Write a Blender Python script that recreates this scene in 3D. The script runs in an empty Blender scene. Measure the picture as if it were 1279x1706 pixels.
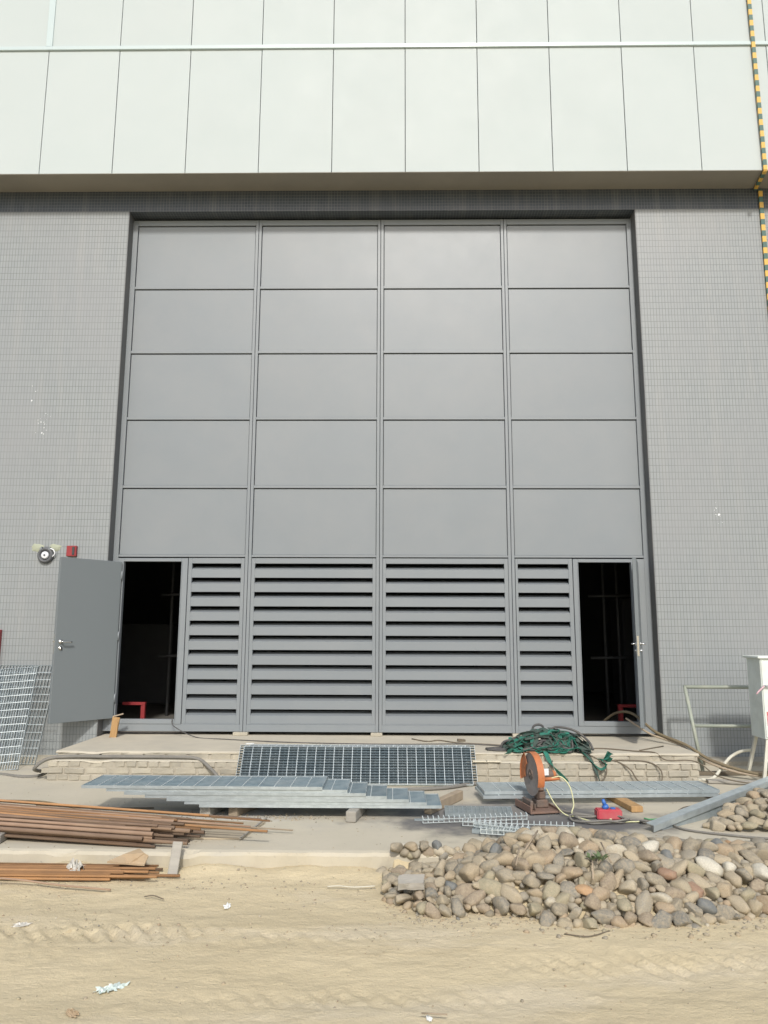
import bpy, bmesh, math, random
from mathutils import Vector, Matrix, noise, Euler
rnd = random.Random(7)
SC = bpy.context.scene
COL = SC.collection
PI = math.pi

# ------------------------------------------------------------------ camera
CAM = Vector((0.2009, 0.0, 1.6))
YAW, PITCH, ROLL, FPX = 0.01448, 0.16141, 0.00352, 1250.0
cy_, sy_, cp_, sp_ = math.cos(YAW), math.sin(YAW), math.cos(PITCH), math.sin(PITCH)
FW = Vector((-sy_*cp_, cy_*cp_, sp_)); R0 = Vector((cy_, sy_, 0)); U0 = R0.cross(FW)
RT = R0*math.cos(ROLL) + U0*math.sin(ROLL); UP = U0*math.cos(ROLL) - R0*math.sin(ROLL)
cd = bpy.data.cameras.new('camera'); co = bpy.data.objects.new('camera', cd); COL.objects.link(co)
co.matrix_world = Matrix(((RT.x, UP.x, -FW.x, CAM.x), (RT.y, UP.y, -FW.y, CAM.y), (RT.z, UP.z, -FW.z, CAM.z), (0, 0, 0, 1)))
cd.sensor_fit = 'VERTICAL'; cd.sensor_height = 24.0; cd.lens = 24.0*FPX/1706.0
cd.clip_start = 0.05; cd.clip_end = 2000
SC.camera = co

def G(px, py, z=0.0):
    """the point of height z that the surveyed camera ray of a photo position meets"""
    d = RT*((px-639.5)/FPX) - UP*((py-853)/FPX) + FW
    return CAM + d*((z-CAM.z)/d.z)

# ------------------------------------------------------------------ world, sun
SUN_EL, SUN_AZ = math.radians(40), math.radians(4)   # sun stands behind the camera, a touch to the right
w = bpy.data.worlds.new('World'); SC.world = w; w.use_nodes = True
nt = w.node_tree; nt.nodes.clear()
out = nt.nodes.new('ShaderNodeOutputWorld'); bg = nt.nodes.new('ShaderNodeBackground'); sky = nt.nodes.new('ShaderNodeTexSky')
sky.sky_type = 'NISHITA'; sky.sun_disc = False; sky.sun_elevation = SUN_EL; sky.sun_rotation = PI - SUN_AZ
sky.dust_density = 2.5; sky.air_density = 1.0; sky.ozone_density = 1.0; sky.altitude = 0
bg.inputs['Strength'].default_value = 0.125
nt.links.new(sky.outputs[0], bg.inputs[0]); nt.links.new(bg.outputs[0], out.inputs[0])
sd = bpy.data.lights.new('sun', 'SUN'); sd.energy = 2.2; sd.angle = math.radians(4.0); sd.color = (1.0, 0.965, 0.92)
so = bpy.data.objects.new('sun', sd); COL.objects.link(so)
ldir = Vector((-math.sin(SUN_AZ)*math.cos(SUN_EL), math.cos(SUN_AZ)*math.cos(SUN_EL), -math.sin(SUN_EL)))
so.rotation_euler = ldir.to_track_quat('-Z', 'Y').to_euler(); so.location = (3, -10, 12)
vs = SC.view_settings
vs.view_transform = 'Standard'; vs.look = 'None'; vs.gamma = 1.0; vs.exposure = 0.3; vs.use_curve_mapping = False

# ------------------------------------------------------------------ materials
def mat(name, c, rough=0.7, metal=0.0, var=0.12, scale=6.0, c2=None, c2scale=1.5, c2amt=0.5, c2w=0.15,
        bump=0.15, bscale=40.0, bdist=0.01, rand=0.0, coat=0.0, stretch=(1, 1, 1), spec=0.5, world=False, rvar=0.0):
    m = bpy.data.materials.new(name); m.use_nodes = True
    t = m.node_tree; N = t.nodes; L = t.links
    b = N['Principled BSDF']
    tc = N.new('ShaderNodeTexCoord'); mp = N.new('ShaderNodeMapping'); mp.inputs['Scale'].default_value = stretch
    if world:
        ge = N.new('ShaderNodeNewGeometry'); L.new(ge.outputs['Position'], mp.inputs[0])
    else:
        L.new(tc.outputs['Object'], mp.inputs[0])
    n1 = N.new('ShaderNodeTexNoise'); n1.inputs['Scale'].default_value = scale; n1.inputs['Detail'].default_value = 6
    L.new(mp.outputs[0], n1.inputs[0])
    mx = N.new('ShaderNodeMix'); mx.data_type = 'RGBA'
    mx.inputs[6].default_value = (*[v*(1-var) for v in c], 1); mx.inputs[7].default_value = (*[min(1, v*(1+var)) for v in c], 1)
    L.new(n1.outputs[0], mx.inputs[0]); col = mx.outputs[2]
    if c2:
        n2 = N.new('ShaderNodeTexNoise'); n2.inputs['Scale'].default_value = c2scale; n2.inputs['Detail'].default_value = 8; n2.inputs['Roughness'].default_value = 0.65
        L.new(mp.outputs[0], n2.inputs[0])
        mr = N.new('ShaderNodeMapRange'); mr.inputs[1].default_value = 0.5-c2w+0.05; mr.inputs[2].default_value = 0.5+c2w+0.05; mr.inputs[4].default_value = c2amt
        L.new(n2.outputs[0], mr.inputs[0])
        m2 = N.new('ShaderNodeMix'); m2.data_type = 'RGBA'; L.new(mr.outputs[0], m2.inputs[0]); L.new(col, m2.inputs[6]); m2.inputs[7].default_value = (*c2, 1)
        col = m2.outputs[2]
    if rand:
        oi = N.new('ShaderNodeObjectInfo'); hs = N.new('ShaderNodeHueSaturation')
        mv = N.new('ShaderNodeMapRange'); mv.inputs[3].default_value = 1-rand; mv.inputs[4].default_value = 1+rand
        L.new(oi.outputs['Random'], mv.inputs[0]); L.new(mv.outputs[0], hs.inputs['Value']); L.new(col, hs.inputs['Color']); col = hs.outputs[0]
    L.new(col, b.inputs['Base Color'])
    b.inputs['Roughness'].default_value = rough
    if rvar:
        nr = N.new('ShaderNodeTexNoise'); nr.inputs['Scale'].default_value = 2.3; nr.inputs['Detail'].default_value = 9; nr.inputs['Roughness'].default_value = 0.7
        L.new(mp.outputs[0], nr.inputs[0]); rm = N.new('ShaderNodeMapRange'); rm.inputs[1].default_value = 0.3; rm.inputs[2].default_value = 0.7
        rm.inputs[3].default_value = rough-rvar; rm.inputs[4].default_value = rough+rvar; L.new(nr.outputs[0], rm.inputs[0]); L.new(rm.outputs[0], b.inputs['Roughness'])
    b.inputs['Metallic'].default_value = metal
    b.inputs['Specular IOR Level'].default_value = spec
    if coat: b.inputs['Coat Weight'].default_value = coat; b.inputs['Coat Roughness'].default_value = 0.25
    if bump:
        nb = N.new('ShaderNodeTexNoise'); nb.inputs['Scale'].default_value = bscale; nb.inputs['Detail'].default_value = 8
        L.new(mp.outputs[0], nb.inputs[0])
        bp = N.new('ShaderNodeBump'); bp.inputs['Strength'].default_value = bump; bp.inputs['Distance'].default_value = bdist
        L.new(nb.outputs[0], bp.inputs['Height']); L.new(bp.outputs[0], b.inputs['Normal'])
    m['out'] = 0
    return m

def tile_mat(name, c1, c2, grout, w_, h_, mortar, rough=0.35, big=None):
    m = bpy.data.materials.new(name); m.use_nodes = True
    t = m.node_tree; N = t.nodes; L = t.links; b = N['Principled BSDF']
    ge = N.new('ShaderNodeNewGeometry'); sx = N.new('ShaderNodeSeparateXYZ'); L.new(ge.outputs['Position'], sx.inputs[0])
    ad = N.new('ShaderNodeMath'); ad.operation = 'ADD'; L.new(sx.outputs['Z'], ad.inputs[0]); L.new(sx.outputs['Y'], ad.inputs[1])
    cx = N.new('ShaderNodeCombineXYZ'); L.new(sx.outputs['X'], cx.inputs[0]); L.new(ad.outputs[0], cx.inputs[1])
    br = N.new('ShaderNodeTexBrick'); br.offset = 0.0; br.squash = 1.0
    br.inputs['Scale'].default_value = 1.0; br.inputs['Brick Width'].default_value = w_; br.inputs['Row Height'].default_value = h_
    br.inputs['Mortar Size'].default_value = mortar; br.inputs['Mortar Smooth'].default_value = 0.1
    br.inputs['Color1'].default_value = (*c1, 1); br.inputs['Color2'].default_value = (*c2, 1); br.inputs['Mortar'].default_value = (*grout, 1)
    L.new(cx.outputs[0], br.inputs[0])
    n = N.new('ShaderNodeTexNoise'); n.inputs['Scale'].default_value = 0.9; n.inputs['Detail'].default_value = 7; n.inputs['Roughness'].default_value = 0.6
    L.new(ge.outputs['Position'], n.inputs[0])
    mr = N.new('ShaderNodeMapRange'); mr.inputs[1].default_value = 0.35; mr.inputs[2].default_value = 0.7; mr.inputs[3].default_value = 0.0; mr.inputs[4].default_value = 0.55
    L.new(n.outputs[0], mr.inputs[0])
    mx = N.new('ShaderNodeMix'); mx.data_type = 'RGBA'; mx.inputs[7].default_value = (*(big or c1), 1)
    L.new(mr.outputs[0], mx.inputs[0]); L.new(br.outputs['Color'], mx.inputs[6])
    # dust film and drips: vertical streaks, fine chalky splashes
    mp = N.new('ShaderNodeMapping'); mp.inputs['Scale'].default_value = (5, 1, 0.5); L.new(ge.outputs['Position'], mp.inputs[0])
    n3 = N.new('ShaderNodeTexNoise'); n3.inputs['Scale'].default_value = 1.3; n3.inputs['Detail'].default_value = 6; L.new(mp.outputs[0], n3.inputs[0])
    m3 = N.new('ShaderNodeMapRange'); m3.inputs[1].default_value = 0.5; m3.inputs[2].default_value = 0.8; m3.inputs[4].default_value = 0.14; L.new(n3.outputs[0], m3.inputs[0])
    mx2 = N.new('ShaderNodeMix'); mx2.data_type = 'RGBA'; mx2.inputs[7].default_value = (0.42, 0.40, 0.36, 1)
    L.new(m3.outputs[0], mx2.inputs[0]); L.new(mx.outputs[2], mx2.inputs[6])
    L.new(mx2.outputs[2], b.inputs['Base Color']); b.inputs['Roughness'].default_value = rough
    bp = N.new('ShaderNodeBump'); bp.inputs['Strength'].default_value = 0.5; bp.inputs['Distance'].default_value = 0.002; bp.invert = True
    L.new(br.outputs['Fac'], bp.inputs['Height']); L.new(bp.outputs[0], b.inputs['Normal'])
    return m

M = {}
M['tile'] = tile_mat('pale_grey_tile', (0.280, 0.303, 0.303), (0.262, 0.285, 0.287), (0.10, 0.11, 0.115), 0.0415, 0.0925, 0.0022, 0.4, (0.268, 0.278, 0.283))
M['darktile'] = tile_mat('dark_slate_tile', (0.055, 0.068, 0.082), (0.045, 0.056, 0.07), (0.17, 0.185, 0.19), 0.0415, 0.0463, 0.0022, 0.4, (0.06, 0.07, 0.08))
M['white'] = mat('white_cladding', (0.465, 0.52, 0.512), rough=0.62, rvar=0.08, spec=0.3, var=0.03, scale=0.8, c2=(0.495, 0.54, 0.53), c2scale=0.7, c2amt=0.5, bump=0.05, bscale=1.2, bdist=0.02, rand=0.012, world=True)
M['trim'] = mat('white_flashing', (0.49, 0.58, 0.58), rough=0.3, var=0.04, scale=3, bump=0.05, world=True)
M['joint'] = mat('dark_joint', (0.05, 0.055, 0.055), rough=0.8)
M['soffit'] = mat('soffit_render', (0.27, 0.25, 0.21), rough=0.9, var=0.1, scale=2, c2=(0.19, 0.18, 0.155), c2scale=0.7, bump=0.1, world=True)
M['jamb'] = mat('jamb_grey', (0.10, 0.105, 0.108), rough=0.6, var=0.1, c2=(0.20, 0.19, 0.17), c2scale=1.2, c2amt=0.4, world=True)
M['steel'] = mat('grey_painted_steel', (0.205, 0.230, 0.244), rough=0.43, rvar=0.03, var=0.05, scale=1.5, c2=(0.24, 0.256, 0.262), c2scale=1.1, c2amt=0.5, bump=0.05, bscale=1.2, bdist=0.03, rand=0.015, world=True, spec=0.6)
M['leaf'] = mat('grey_painted_door', (0.175, 0.198, 0.205), rough=0.42, var=0.03, scale=1.0, bump=0.04, bscale=1.6, bdist=0.02, world=True)  # darker than the screen grey: the turned leaf's shading is put into the colour
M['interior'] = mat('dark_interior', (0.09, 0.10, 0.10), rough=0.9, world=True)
M['chrome'] = mat('bright_metal', (0.7, 0.7, 0.68), rough=0.2, metal=1.0, var=0.05, bump=0)
M['darkgrey'] = mat('dark_grey_casting', (0.10, 0.105, 0.11), rough=0.5, var=0.15)
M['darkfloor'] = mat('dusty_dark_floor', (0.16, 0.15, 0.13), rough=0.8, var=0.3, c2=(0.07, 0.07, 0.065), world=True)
M['dimsteel'] = mat('dim_scaffold_steel', (0.10, 0.105, 0.11), rough=0.6, var=0.3)
M['red'] = mat('red_paint', (0.28, 0.03, 0.035), rough=0.45, var=0.15, c2=(0.3, 0.05, 0.04), bump=0.05)
M['black'] = mat('black_rubber', (0.03, 0.032, 0.033), rough=0.6, var=0.3)
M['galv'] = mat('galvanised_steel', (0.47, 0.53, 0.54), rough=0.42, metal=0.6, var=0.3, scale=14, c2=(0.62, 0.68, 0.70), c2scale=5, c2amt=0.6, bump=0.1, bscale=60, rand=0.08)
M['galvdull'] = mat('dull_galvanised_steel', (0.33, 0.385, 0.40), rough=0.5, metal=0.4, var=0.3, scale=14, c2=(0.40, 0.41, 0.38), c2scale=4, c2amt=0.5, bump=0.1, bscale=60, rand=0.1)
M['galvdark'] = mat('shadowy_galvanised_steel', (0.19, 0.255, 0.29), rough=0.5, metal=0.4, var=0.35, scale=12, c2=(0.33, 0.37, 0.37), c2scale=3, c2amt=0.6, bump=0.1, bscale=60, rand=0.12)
M['galvbright'] = mat('bright_galvanised_rod', (0.66, 0.72, 0.71), rough=0.45, metal=0.3, var=0.15, scale=20, bump=0.1)
M['rust'] = mat('rusty_pipe', (0.185, 0.13, 0.088), rough=0.8, var=0.4, scale=9, c2=(0.30, 0.165, 0.08), c2scale=3, c2amt=0.6, bump=0.3, bscale=90, bdist=0.003, rand=0.42, stretch=(0.4, 1, 1))
M['rustpale'] = mat('dusty_brown_pipe', (0.27, 0.19, 0.13), rough=0.8, var=0.3, scale=9, c2=(0.16, 0.08, 0.05), c2scale=2.5, c2amt=0.6, bump=0.2, bscale=90, bdist=0.003, rand=0.38, stretch=(0.4, 1, 1))
M['rustorange'] = mat('orange_rusty_rod', (0.33, 0.18, 0.08), rough=0.85, var=0.35, scale=10, c2=(0.20, 0.12, 0.07), c2scale=4, bump=0.3, bscale=90, bdist=0.003, rand=0.38, stretch=(0.4, 1, 1))
M['timber'] = mat('weathered_timber', (0.38, 0.31, 0.22), rough=0.85, var=0.25, scale=8, c2=(0.24, 0.19, 0.14), c2scale=4, c2amt=0.6, bump=0.4, bscale=30, rand=0.15, stretch=(0.3, 3, 3))
M['greytimber'] = mat('grey_cement_timber', (0.36, 0.34, 0.29), rough=0.9, var=0.2, scale=8, c2=(0.24, 0.22, 0.19), c2scale=5, bump=0.5, bscale=30, rand=0.1, stretch=(0.5, 3, 3))
M['orangewood'] = mat('split_pine', (0.45, 0.28, 0.12), rough=0.8, var=0.35, scale=6, c2=(0.27, 0.15, 0.07), c2scale=5, bump=0.4, bscale=30, stretch=(3, 3, 0.4))
M['ply'] = mat('dusty_plywood', (0.42, 0.36, 0.26), rough=0.9, var=0.15, scale=6, c2=(0.33, 0.30, 0.24), c2scale=2, bump=0.2)
M['card'] = mat('torn_brown_sheet', (0.38, 0.28, 0.17), rough=0.85, var=0.15, scale=6, c2=(0.45, 0.37, 0.26), c2scale=4, bump=0.3, bscale=20)
M['brick'] = mat('dusty_cream_brick', (0.43, 0.395, 0.31), rough=0.95, var=0.25, scale=14, c2=(0.27, 0.255, 0.215), c2scale=7, c2amt=0.7, bump=0.6, bscale=45, bdist=0.008, rand=0.13, world=True)
M['mortar'] = mat('mortar', (0.40, 0.365, 0.29), rough=0.95, var=0.2, scale=10, c2=(0.32, 0.29, 0.23), c2scale=4, bump=0.6, bscale=40, bdist=0.01, world=True)
M['concslab'] = mat('dusty_concrete', (0.53, 0.485, 0.38), rough=0.92, var=0.1, scale=5, c2=(0.40, 0.375, 0.31), c2scale=2.2, c2amt=0.5, bump=0.3, bscale=50, bdist=0.004, world=True)
M['orange'] = mat('orange_guard_paint', (0.52, 0.175, 0.06), rough=0.55, var=0.15, scale=12, c2=(0.28, 0.12, 0.06), c2scale=9, c2amt=0.8, bump=0.2)
M['disc'] = mat('worn_cutting_disc', (0.33, 0.30, 0.275), rough=0.6, metal=0.2, var=0.25, scale=25, c2=(0.27, 0.18, 0.13), c2scale=6, c2amt=0.6, bump=0.3)
M['castiron'] = mat('grimy_cast_iron', (0.16, 0.14, 0.12), rough=0.7, metal=0.3, var=0.3, scale=10, c2=(0.25, 0.13, 0.08), c2scale=5, c2amt=0.7, bump=0.4)
M['brownplate'] = mat('brown_base_plate', (0.24, 0.15, 0.11), rough=0.75, metal=0.2, var=0.3, c2=(0.13, 0.11, 0.10), c2scale=8, bump=0.3)
M['sticker'] = mat('white_sticker', (0.75, 0.77, 0.78), rough=0.4, var=0.05, bump=0)
M['blue'] = mat('blue_plastic', (0.05, 0.16, 0.48), rough=0.4, var=0.15)
M['redbox'] = mat('faded_red_plastic', (0.52, 0.07, 0.09), rough=0.5, var=0.15, c2=(0.45, 0.20, 0.18), c2scale=8, c2amt=0.5)
M['cable'] = mat('brown_cable', (0.14, 0.115, 0.08), rough=0.7, var=0.25, bump=0.1)
M['hosegrey'] = mat('dusty_grey_hose', (0.20, 0.19, 0.165), rough=0.8, var=0.2, c2=(0.13, 0.13, 0.12), c2scale=5, bump=0.2)
M['hosebrown'] = mat('muddy_brown_hose', (0.21, 0.17, 0.10), rough=0.8, var=0.25, c2=(0.13, 0.10, 0.07), c2scale=5, bump=0.2)
M['cableblack'] = mat('black_cable', (0.07, 0.07, 0.068), rough=0.7, var=0.3, c2=(0.20, 0.18, 0.15), c2scale=8, c2amt=0.4)
M['wirewhite'] = mat('pale_yellow_wire', (0.62, 0.62, 0.36), rough=0.6, var=0.15, bump=0)
M['wiregreen'] = mat('green_wire', (0.10, 0.32, 0.14), rough=0.6, var=0.15, bump=0)
M['strapgreen'] = mat('green_webbing', (0.025, 0.20, 0.14), rough=0.85, var=0.3, scale=20, c2=(0.05, 0.09, 0.075), c2scale=8, c2amt=0.7, bump=0.3, bscale=150)
M['strapdark'] = mat('dark_green_webbing', (0.045, 0.075, 0.062), rough=0.85, var=0.35, scale=20, c2=(0.13, 0.14, 0.115), c2scale=8, c2amt=0.5, bump=0.3, bscale=150)
M['cabinet'] = mat('grubby_white_enamel', (0.70, 0.745, 0.69), rough=0.5, var=0.05, scale=4, c2=(0.50, 0.53, 0.46), c2scale=5, c2amt=0.4, c2w=0.1, bump=0.1, bscale=20)
M['whitepipe'] = mat('dusty_white_pipe', (0.60, 0.59, 0.50), rough=0.6, var=0.1, c2=(0.42, 0.38, 0.28), c2scale=5, c2amt=0.7, bump=0.1)
M['railpaint'] = mat('grey_green_rail_paint', (0.30, 0.335, 0.275), rough=0.6, var=0.15, scale=9, c2=(0.45, 0.44, 0.36), c2scale=7, bump=0.15)
M['foam'] = mat('yellow_foam_smear', (0.36, 0.385, 0.29), rough=0.9, var=0.15, bump=0.5, bscale=30)
M['plastic'] = mat('crumpled_white_plastic', (0.72, 0.74, 0.72), rough=0.35, var=0.1, bump=0.2)
M['bagtint'] = mat('pale_green_plastic', (0.52, 0.60, 0.56), rough=0.35, var=0.25, scale=20, bump=0.2)
M['bagclear'] = mat('dusty_clear_plastic', (0.52, 0.50, 0.44), rough=0.3, var=0.15, bump=0.2)
M['paletile'] = mat('pale_tile', (0.62, 0.57, 0.44), rough=0.6, var=0.06)
M['redpaint'] = mat('red_paint_streak', (0.62, 0.10, 0.10), rough=0.6, var=0.2, c2=(0.65, 0.5, 0.45), c2scale=20, bump=0)
M['pink'] = mat('pink_rag', (0.62, 0.42, 0.45), rough=0.9, var=0.15)
M['grass'] = mat('green_weed', (0.12, 0.17, 0.08), rough=0.8, var=0.3)

# striped yellow and green strip
def stripe_mat():
    m = bpy.data.materials.new('yellow_green_stripes'); m.use_nodes = True
    t = m.node_tree; N = t.nodes; L = t.links; b = N['Principled BSDF']
    ge = N.new('ShaderNodeNewGeometry'); sx = N.new('ShaderNodeSeparateXYZ'); L.new(ge.outputs['Position'], sx.inputs[0])
    a = N.new('ShaderNodeMath'); a.operation = 'ADD'; L.new(sx.outputs['Z'], a.inputs[0]); L.new(sx.outputs['Y'], a.inputs[1])
    d = N.new('ShaderNodeMath'); d.operation = 'DIVIDE'; d.inputs[1].default_value = 0.172; L.new(a.outputs[0], d.inputs[0])
    f = N.new('ShaderNodeMath'); f.operation = 'FRACT'; L.new(d.outputs[0], f.inputs[0])
    g = N.new('ShaderNodeMath'); g.operation = 'GREATER_THAN'; g.inputs[1].default_value = 0.5; L.new(f.outputs[0], g.inputs[0])
    mx = N.new('ShaderNodeMix'); mx.data_type = 'RGBA'; mx.inputs[6].default_value = (0.65, 0.40, 0.08, 1); mx.inputs[7].default_value = (0.06, 0.13, 0.11, 1)
    L.new(g.outputs[0], mx.inputs[0]); L.new(mx.outputs[2], b.inputs['Base Color']); b.inputs['Roughness'].default_value = 0.45
    return m
M['stripe'] = stripe_mat()

def nodes_ground(name, conc):
    m = bpy.data.materials.new(name); m.use_nodes = True
    t = m.node_tree; N = t.nodes; L = t.links; b = N['Principled BSDF']
    ge = N.new('ShaderNodeNewGeometry'); pos = ge.outputs['Position']
    def nz(scale, det=8, rough=0.6, st=None):
        n = N.new('ShaderNodeTexNoise'); n.inputs['Scale'].default_value = scale; n.inputs['Detail'].default_value = det; n.inputs['Roughness'].default_value = rough
        if st:
            mp = N.new('ShaderNodeMapping'); mp.inputs['Scale'].default_value = st; L.new(pos, mp.inputs[0]); L.new(mp.outputs[0], n.inputs[0])
        else: L.new(pos, n.inputs[0])
        return n.outputs[0]
    def rng(v, a, c, hi=1.0, lo=0.0):
        r = N.new('ShaderNodeMapRange'); r.interpolation_type = 'SMOOTHSTEP'
        r.inputs[1].default_value = a; r.inputs[2].default_value = c; r.inputs[3].default_value = lo; r.inputs[4].default_value = hi
        L.new(v, r.inputs[0]); return r.outputs[0]
    def mix(f, a, c):
        x = N.new('ShaderNodeMix'); x.data_type = 'RGBA'; L.new(f, x.inputs[0])
        if isinstance(a, tuple): x.inputs[6].default_value = (*a, 1)
        else: L.new(a, x.inputs[6])
        if isinstance(c, tuple): x.inputs[7].default_value = (*c, 1)
        else: L.new(c, x.inputs[7])
        return x.outputs[2]
    def math_(op, a, c):
        x = N.new('ShaderNodeMath'); x.operation = op
        for i, v in enumerate((a, c)):
            if isinstance(v, (int, float)): x.inputs[i].default_value = v
            else: L.new(v, x.inputs[i])
        return x.outputs[0]
    if conc:
        col = mix(nz(2.2), (0.45, 0.415, 0.32), (0.55, 0.505, 0.40))
        col = mix(rng(nz(0.7, 6), 0.50, 0.70, 0.6), col, (0.40, 0.38, 0.33))
        col = mix(rng(nz(3.0, 9, 0.7, (0.5, 1.6, 1)), 0.56, 0.72, 0.7), col, (0.52, 0.475, 0.37))     # blown sand
        col = mix(rng(nz(26, 6), 0.62, 0.74, 0.6), col, (0.27, 0.25, 0.21))
        # oily grey swarf stain round the cut-off saw
        def blob(cx, cy, rx, ry, c, amt, edge=0.35):
            nonlocal col
            mp = N.new('ShaderNodeMapping'); mp.vector_type = 'POINT'
            mp.inputs['Scale'].default_value = (1/rx, 1/ry, 0); mp.inputs['Location'].default_value = (-cx/rx, -cy/ry, 0)
            L.new(pos, mp.inputs[0]); ln = N.new('ShaderNodeVectorMath'); ln.operation = 'LENGTH'; L.new(mp.outputs[0], ln.inputs[0])
            d = math_('ADD', ln.outputs['Value'], math_('MULTIPLY', math_('SUBTRACT', nz(2.6, 8), 0.5), 1.6))
            col = mix(rng(d, 1.0+edge, 1.0-edge, amt), col, c)
        blob(1.35, 6.95, 1.15, 0.60, (0.12, 0.12, 0.12), 0.95)
        blob(0.95, 7.25, 0.7, 0.4, (0.24, 0.235, 0.22), 0.7)
        blob(-1.75, 7.2, 1.0, 0.45, (0.25, 0.245, 0.225), 0.55)  # grey patch on the apron under the left half of the grating stack
        blob(-1.3, 6.95, 0.5, 0.25, (0.60, 0.58, 0.52), 0.6)
        bh = nz(35); bs, bd = 0.35, 0.006
    else:
        col = mix(nz(1.6, 9, 0.65, (0.6, 1.5, 1)), (0.49, 0.41, 0.255), (0.64, 0.55, 0.37))
        col = mix(rng(nz(0.9, 8, 0.6, (0.6, 2.2, 1)), 0.50, 0.66, 0.6), col, (0.62, 0.545, 0.40))
        col = mix(rng(nz(2.3, 9, 0.75, (0.8, 2.4, 1)), 0.58, 0.72, 0.55), col, (0.38, 0.31, 0.19))
        col = mix(rng(nz(0.8, 7, 0.65, (0.5, 2.6, 1)), 0.56, 0.70, 0.5), col, (0.42, 0.345, 0.215))
        col = mix(rng(nz(3.4, 10, 0.8, (0.7, 1.6, 1)), 0.63, 0.72, 0.75), col, (0.43, 0.32, 0.18))
        col = mix(rng(nz(60, 6, 0.7), 0.58, 0.75, 0.55), col, (0.36, 0.29, 0.19))
        col = mix(rng(nz(95, 4, 0.7), 0.60, 0.74, 0.5), col, (0.66, 0.58, 0.45))
        bh = math_('ADD', nz(30, 10, 0.7), math_('MULTIPLY', nz(7, 6, 0.6, (0.6, 1.4, 1)), 1.6)); bs, bd = 0.6, 0.018
    L.new(col, b.inputs['Base Color']); b.inputs['Roughness'].default_value = 0.95; b.inputs['Specular IOR Level'].default_value = 0.25
    bp = N.new('ShaderNodeBump'); bp.inputs['Strength'].default_value = bs; bp.inputs['Distance'].default_value = bd
    L.new(bh, bp.inputs['Height']); L.new(bp.outputs[0], b.inputs['Normal'])
    return m
M['concrete'] = nodes_ground('dusty_concrete_apron', True)
M['sand'] = nodes_ground('packed_sand', False)

def stone_mat(name, cols, per_object=True):
    m = bpy.data.materials.new(name); m.use_nodes = True
    t = m.node_tree; N = t.nodes; L = t.links; b = N['Principled BSDF']
    if per_object:
        oi = N.new('ShaderNodeObjectInfo'); src = oi.outputs['Random']
    else:
        at = N.new('ShaderNodeAttribute'); at.attribute_name = 'pick'; src = at.outputs['Fac']
    cr = N.new('ShaderNodeValToRGB'); cr.color_ramp.interpolation = 'CONSTANT'
    e = cr.color_ramp.elements
    while len(e) < len(cols): e.new(0.5)
    for i, (p, c) in enumerate(cols): e[i].position = p; e[i].color = (*c, 1)
    L.new(src, cr.inputs[0])
    tc = N.new('ShaderNodeTexCoord')
    n = N.new('ShaderNodeTexNoise'); n.inputs['Scale'].default_value = 14; n.inputs['Detail'].default_value = 8; n.inputs['Roughness'].default_value = 0.7; L.new(tc.outputs['Object'], n.inputs[0])
    mr = N.new('ShaderNodeMapRange'); mr.inputs[1].default_value = 0.3; mr.inputs[2].default_value = 0.7; mr.inputs[3].default_value = 0.66; mr.inputs[4].default_value = 1.22; L.new(n.outputs[0], mr.inputs[0])
    hs = N.new('ShaderNodeHueSaturation'); L.new(cr.outputs[0], hs.inputs['Color']); L.new(mr.outputs[0], hs.inputs['Value'])
    n2 = N.new('ShaderNodeTexNoise'); n2.inputs['Scale'].default_value = 5; n2.inputs['Detail'].default_value = 8; L.new(tc.outputs['Object'], n2.inputs[0])
    m2 = N.new('ShaderNodeMapRange'); m2.inputs[1].default_value = 0.36; m2.inputs[2].default_value = 0.66; m2.inputs[4].default_value = 0.6; L.new(n2.outputs[0], m2.inputs[0])
    mx = N.new('ShaderNodeMix'); mx.data_type = 'RGBA'; mx.inputs[7].default_value = (0.40, 0.335, 0.23, 1); L.new(m2.outputs[0], mx.inputs[0]); L.new(hs.outputs[0], mx.inputs[6])
    L.new(mx.outputs[2], b.inputs['Base Color']); b.inputs['Roughness'].default_value = 0.85
    bp = N.new('ShaderNodeBump'); bp.inputs['Strength'].default_value = 0.35; bp.inputs['Distance'].default_value = 0.006
    n3 = N.new('ShaderNodeTexNoise'); n3.inputs['Scale'].default_value = 45; n3.inputs['Detail'].default_value = 8; L.new(tc.outputs['Object'], n3.inputs[0])
    L.new(n3.outputs[0], bp.inputs['Height']); L.new(bp.outputs[0], b.inputs['Normal'])
    return m
STONECOLS = [(0.0, (0.36, 0.31, 0.215)), (0.10, (0.31, 0.275, 0.205)), (0.20, (0.41, 0.35, 0.245)), (0.30, (0.265, 0.235, 0.175)), (0.38, (0.34, 0.30, 0.22)), (0.47, (0.235, 0.22, 0.18)),
             (0.54, (0.37, 0.30, 0.20)), (0.62, (0.28, 0.225, 0.16)), (0.68, (0.43, 0.38, 0.28)), (0.75, (0.32, 0.29, 0.195)), (0.83, (0.19, 0.185, 0.16)), (0.87, (0.36, 0.275, 0.18)), (0.92, (0.32, 0.29, 0.225)), (0.98, (0.50, 0.46, 0.36))]
M['stone'] = stone_mat('river_cobble', STONECOLS)
M['stonemass'] = stone_mat('river_cobble_mass', STONECOLS, False)
M['stonewhite'] = mat('white_quartz', (0.58, 0.55, 0.45), rough=0.7, var=0.15, scale=10, c2=(0.38, 0.34, 0.26), c2scale=9, c2amt=0.6, bump=0.3, bscale=30)
M['stoneorange'] = mat('orange_stone', (0.44, 0.27, 0.14), rough=0.8, var=0.2, scale=10, c2=(0.36, 0.31, 0.22), c2scale=7, bump=0.3, bscale=30)
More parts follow.
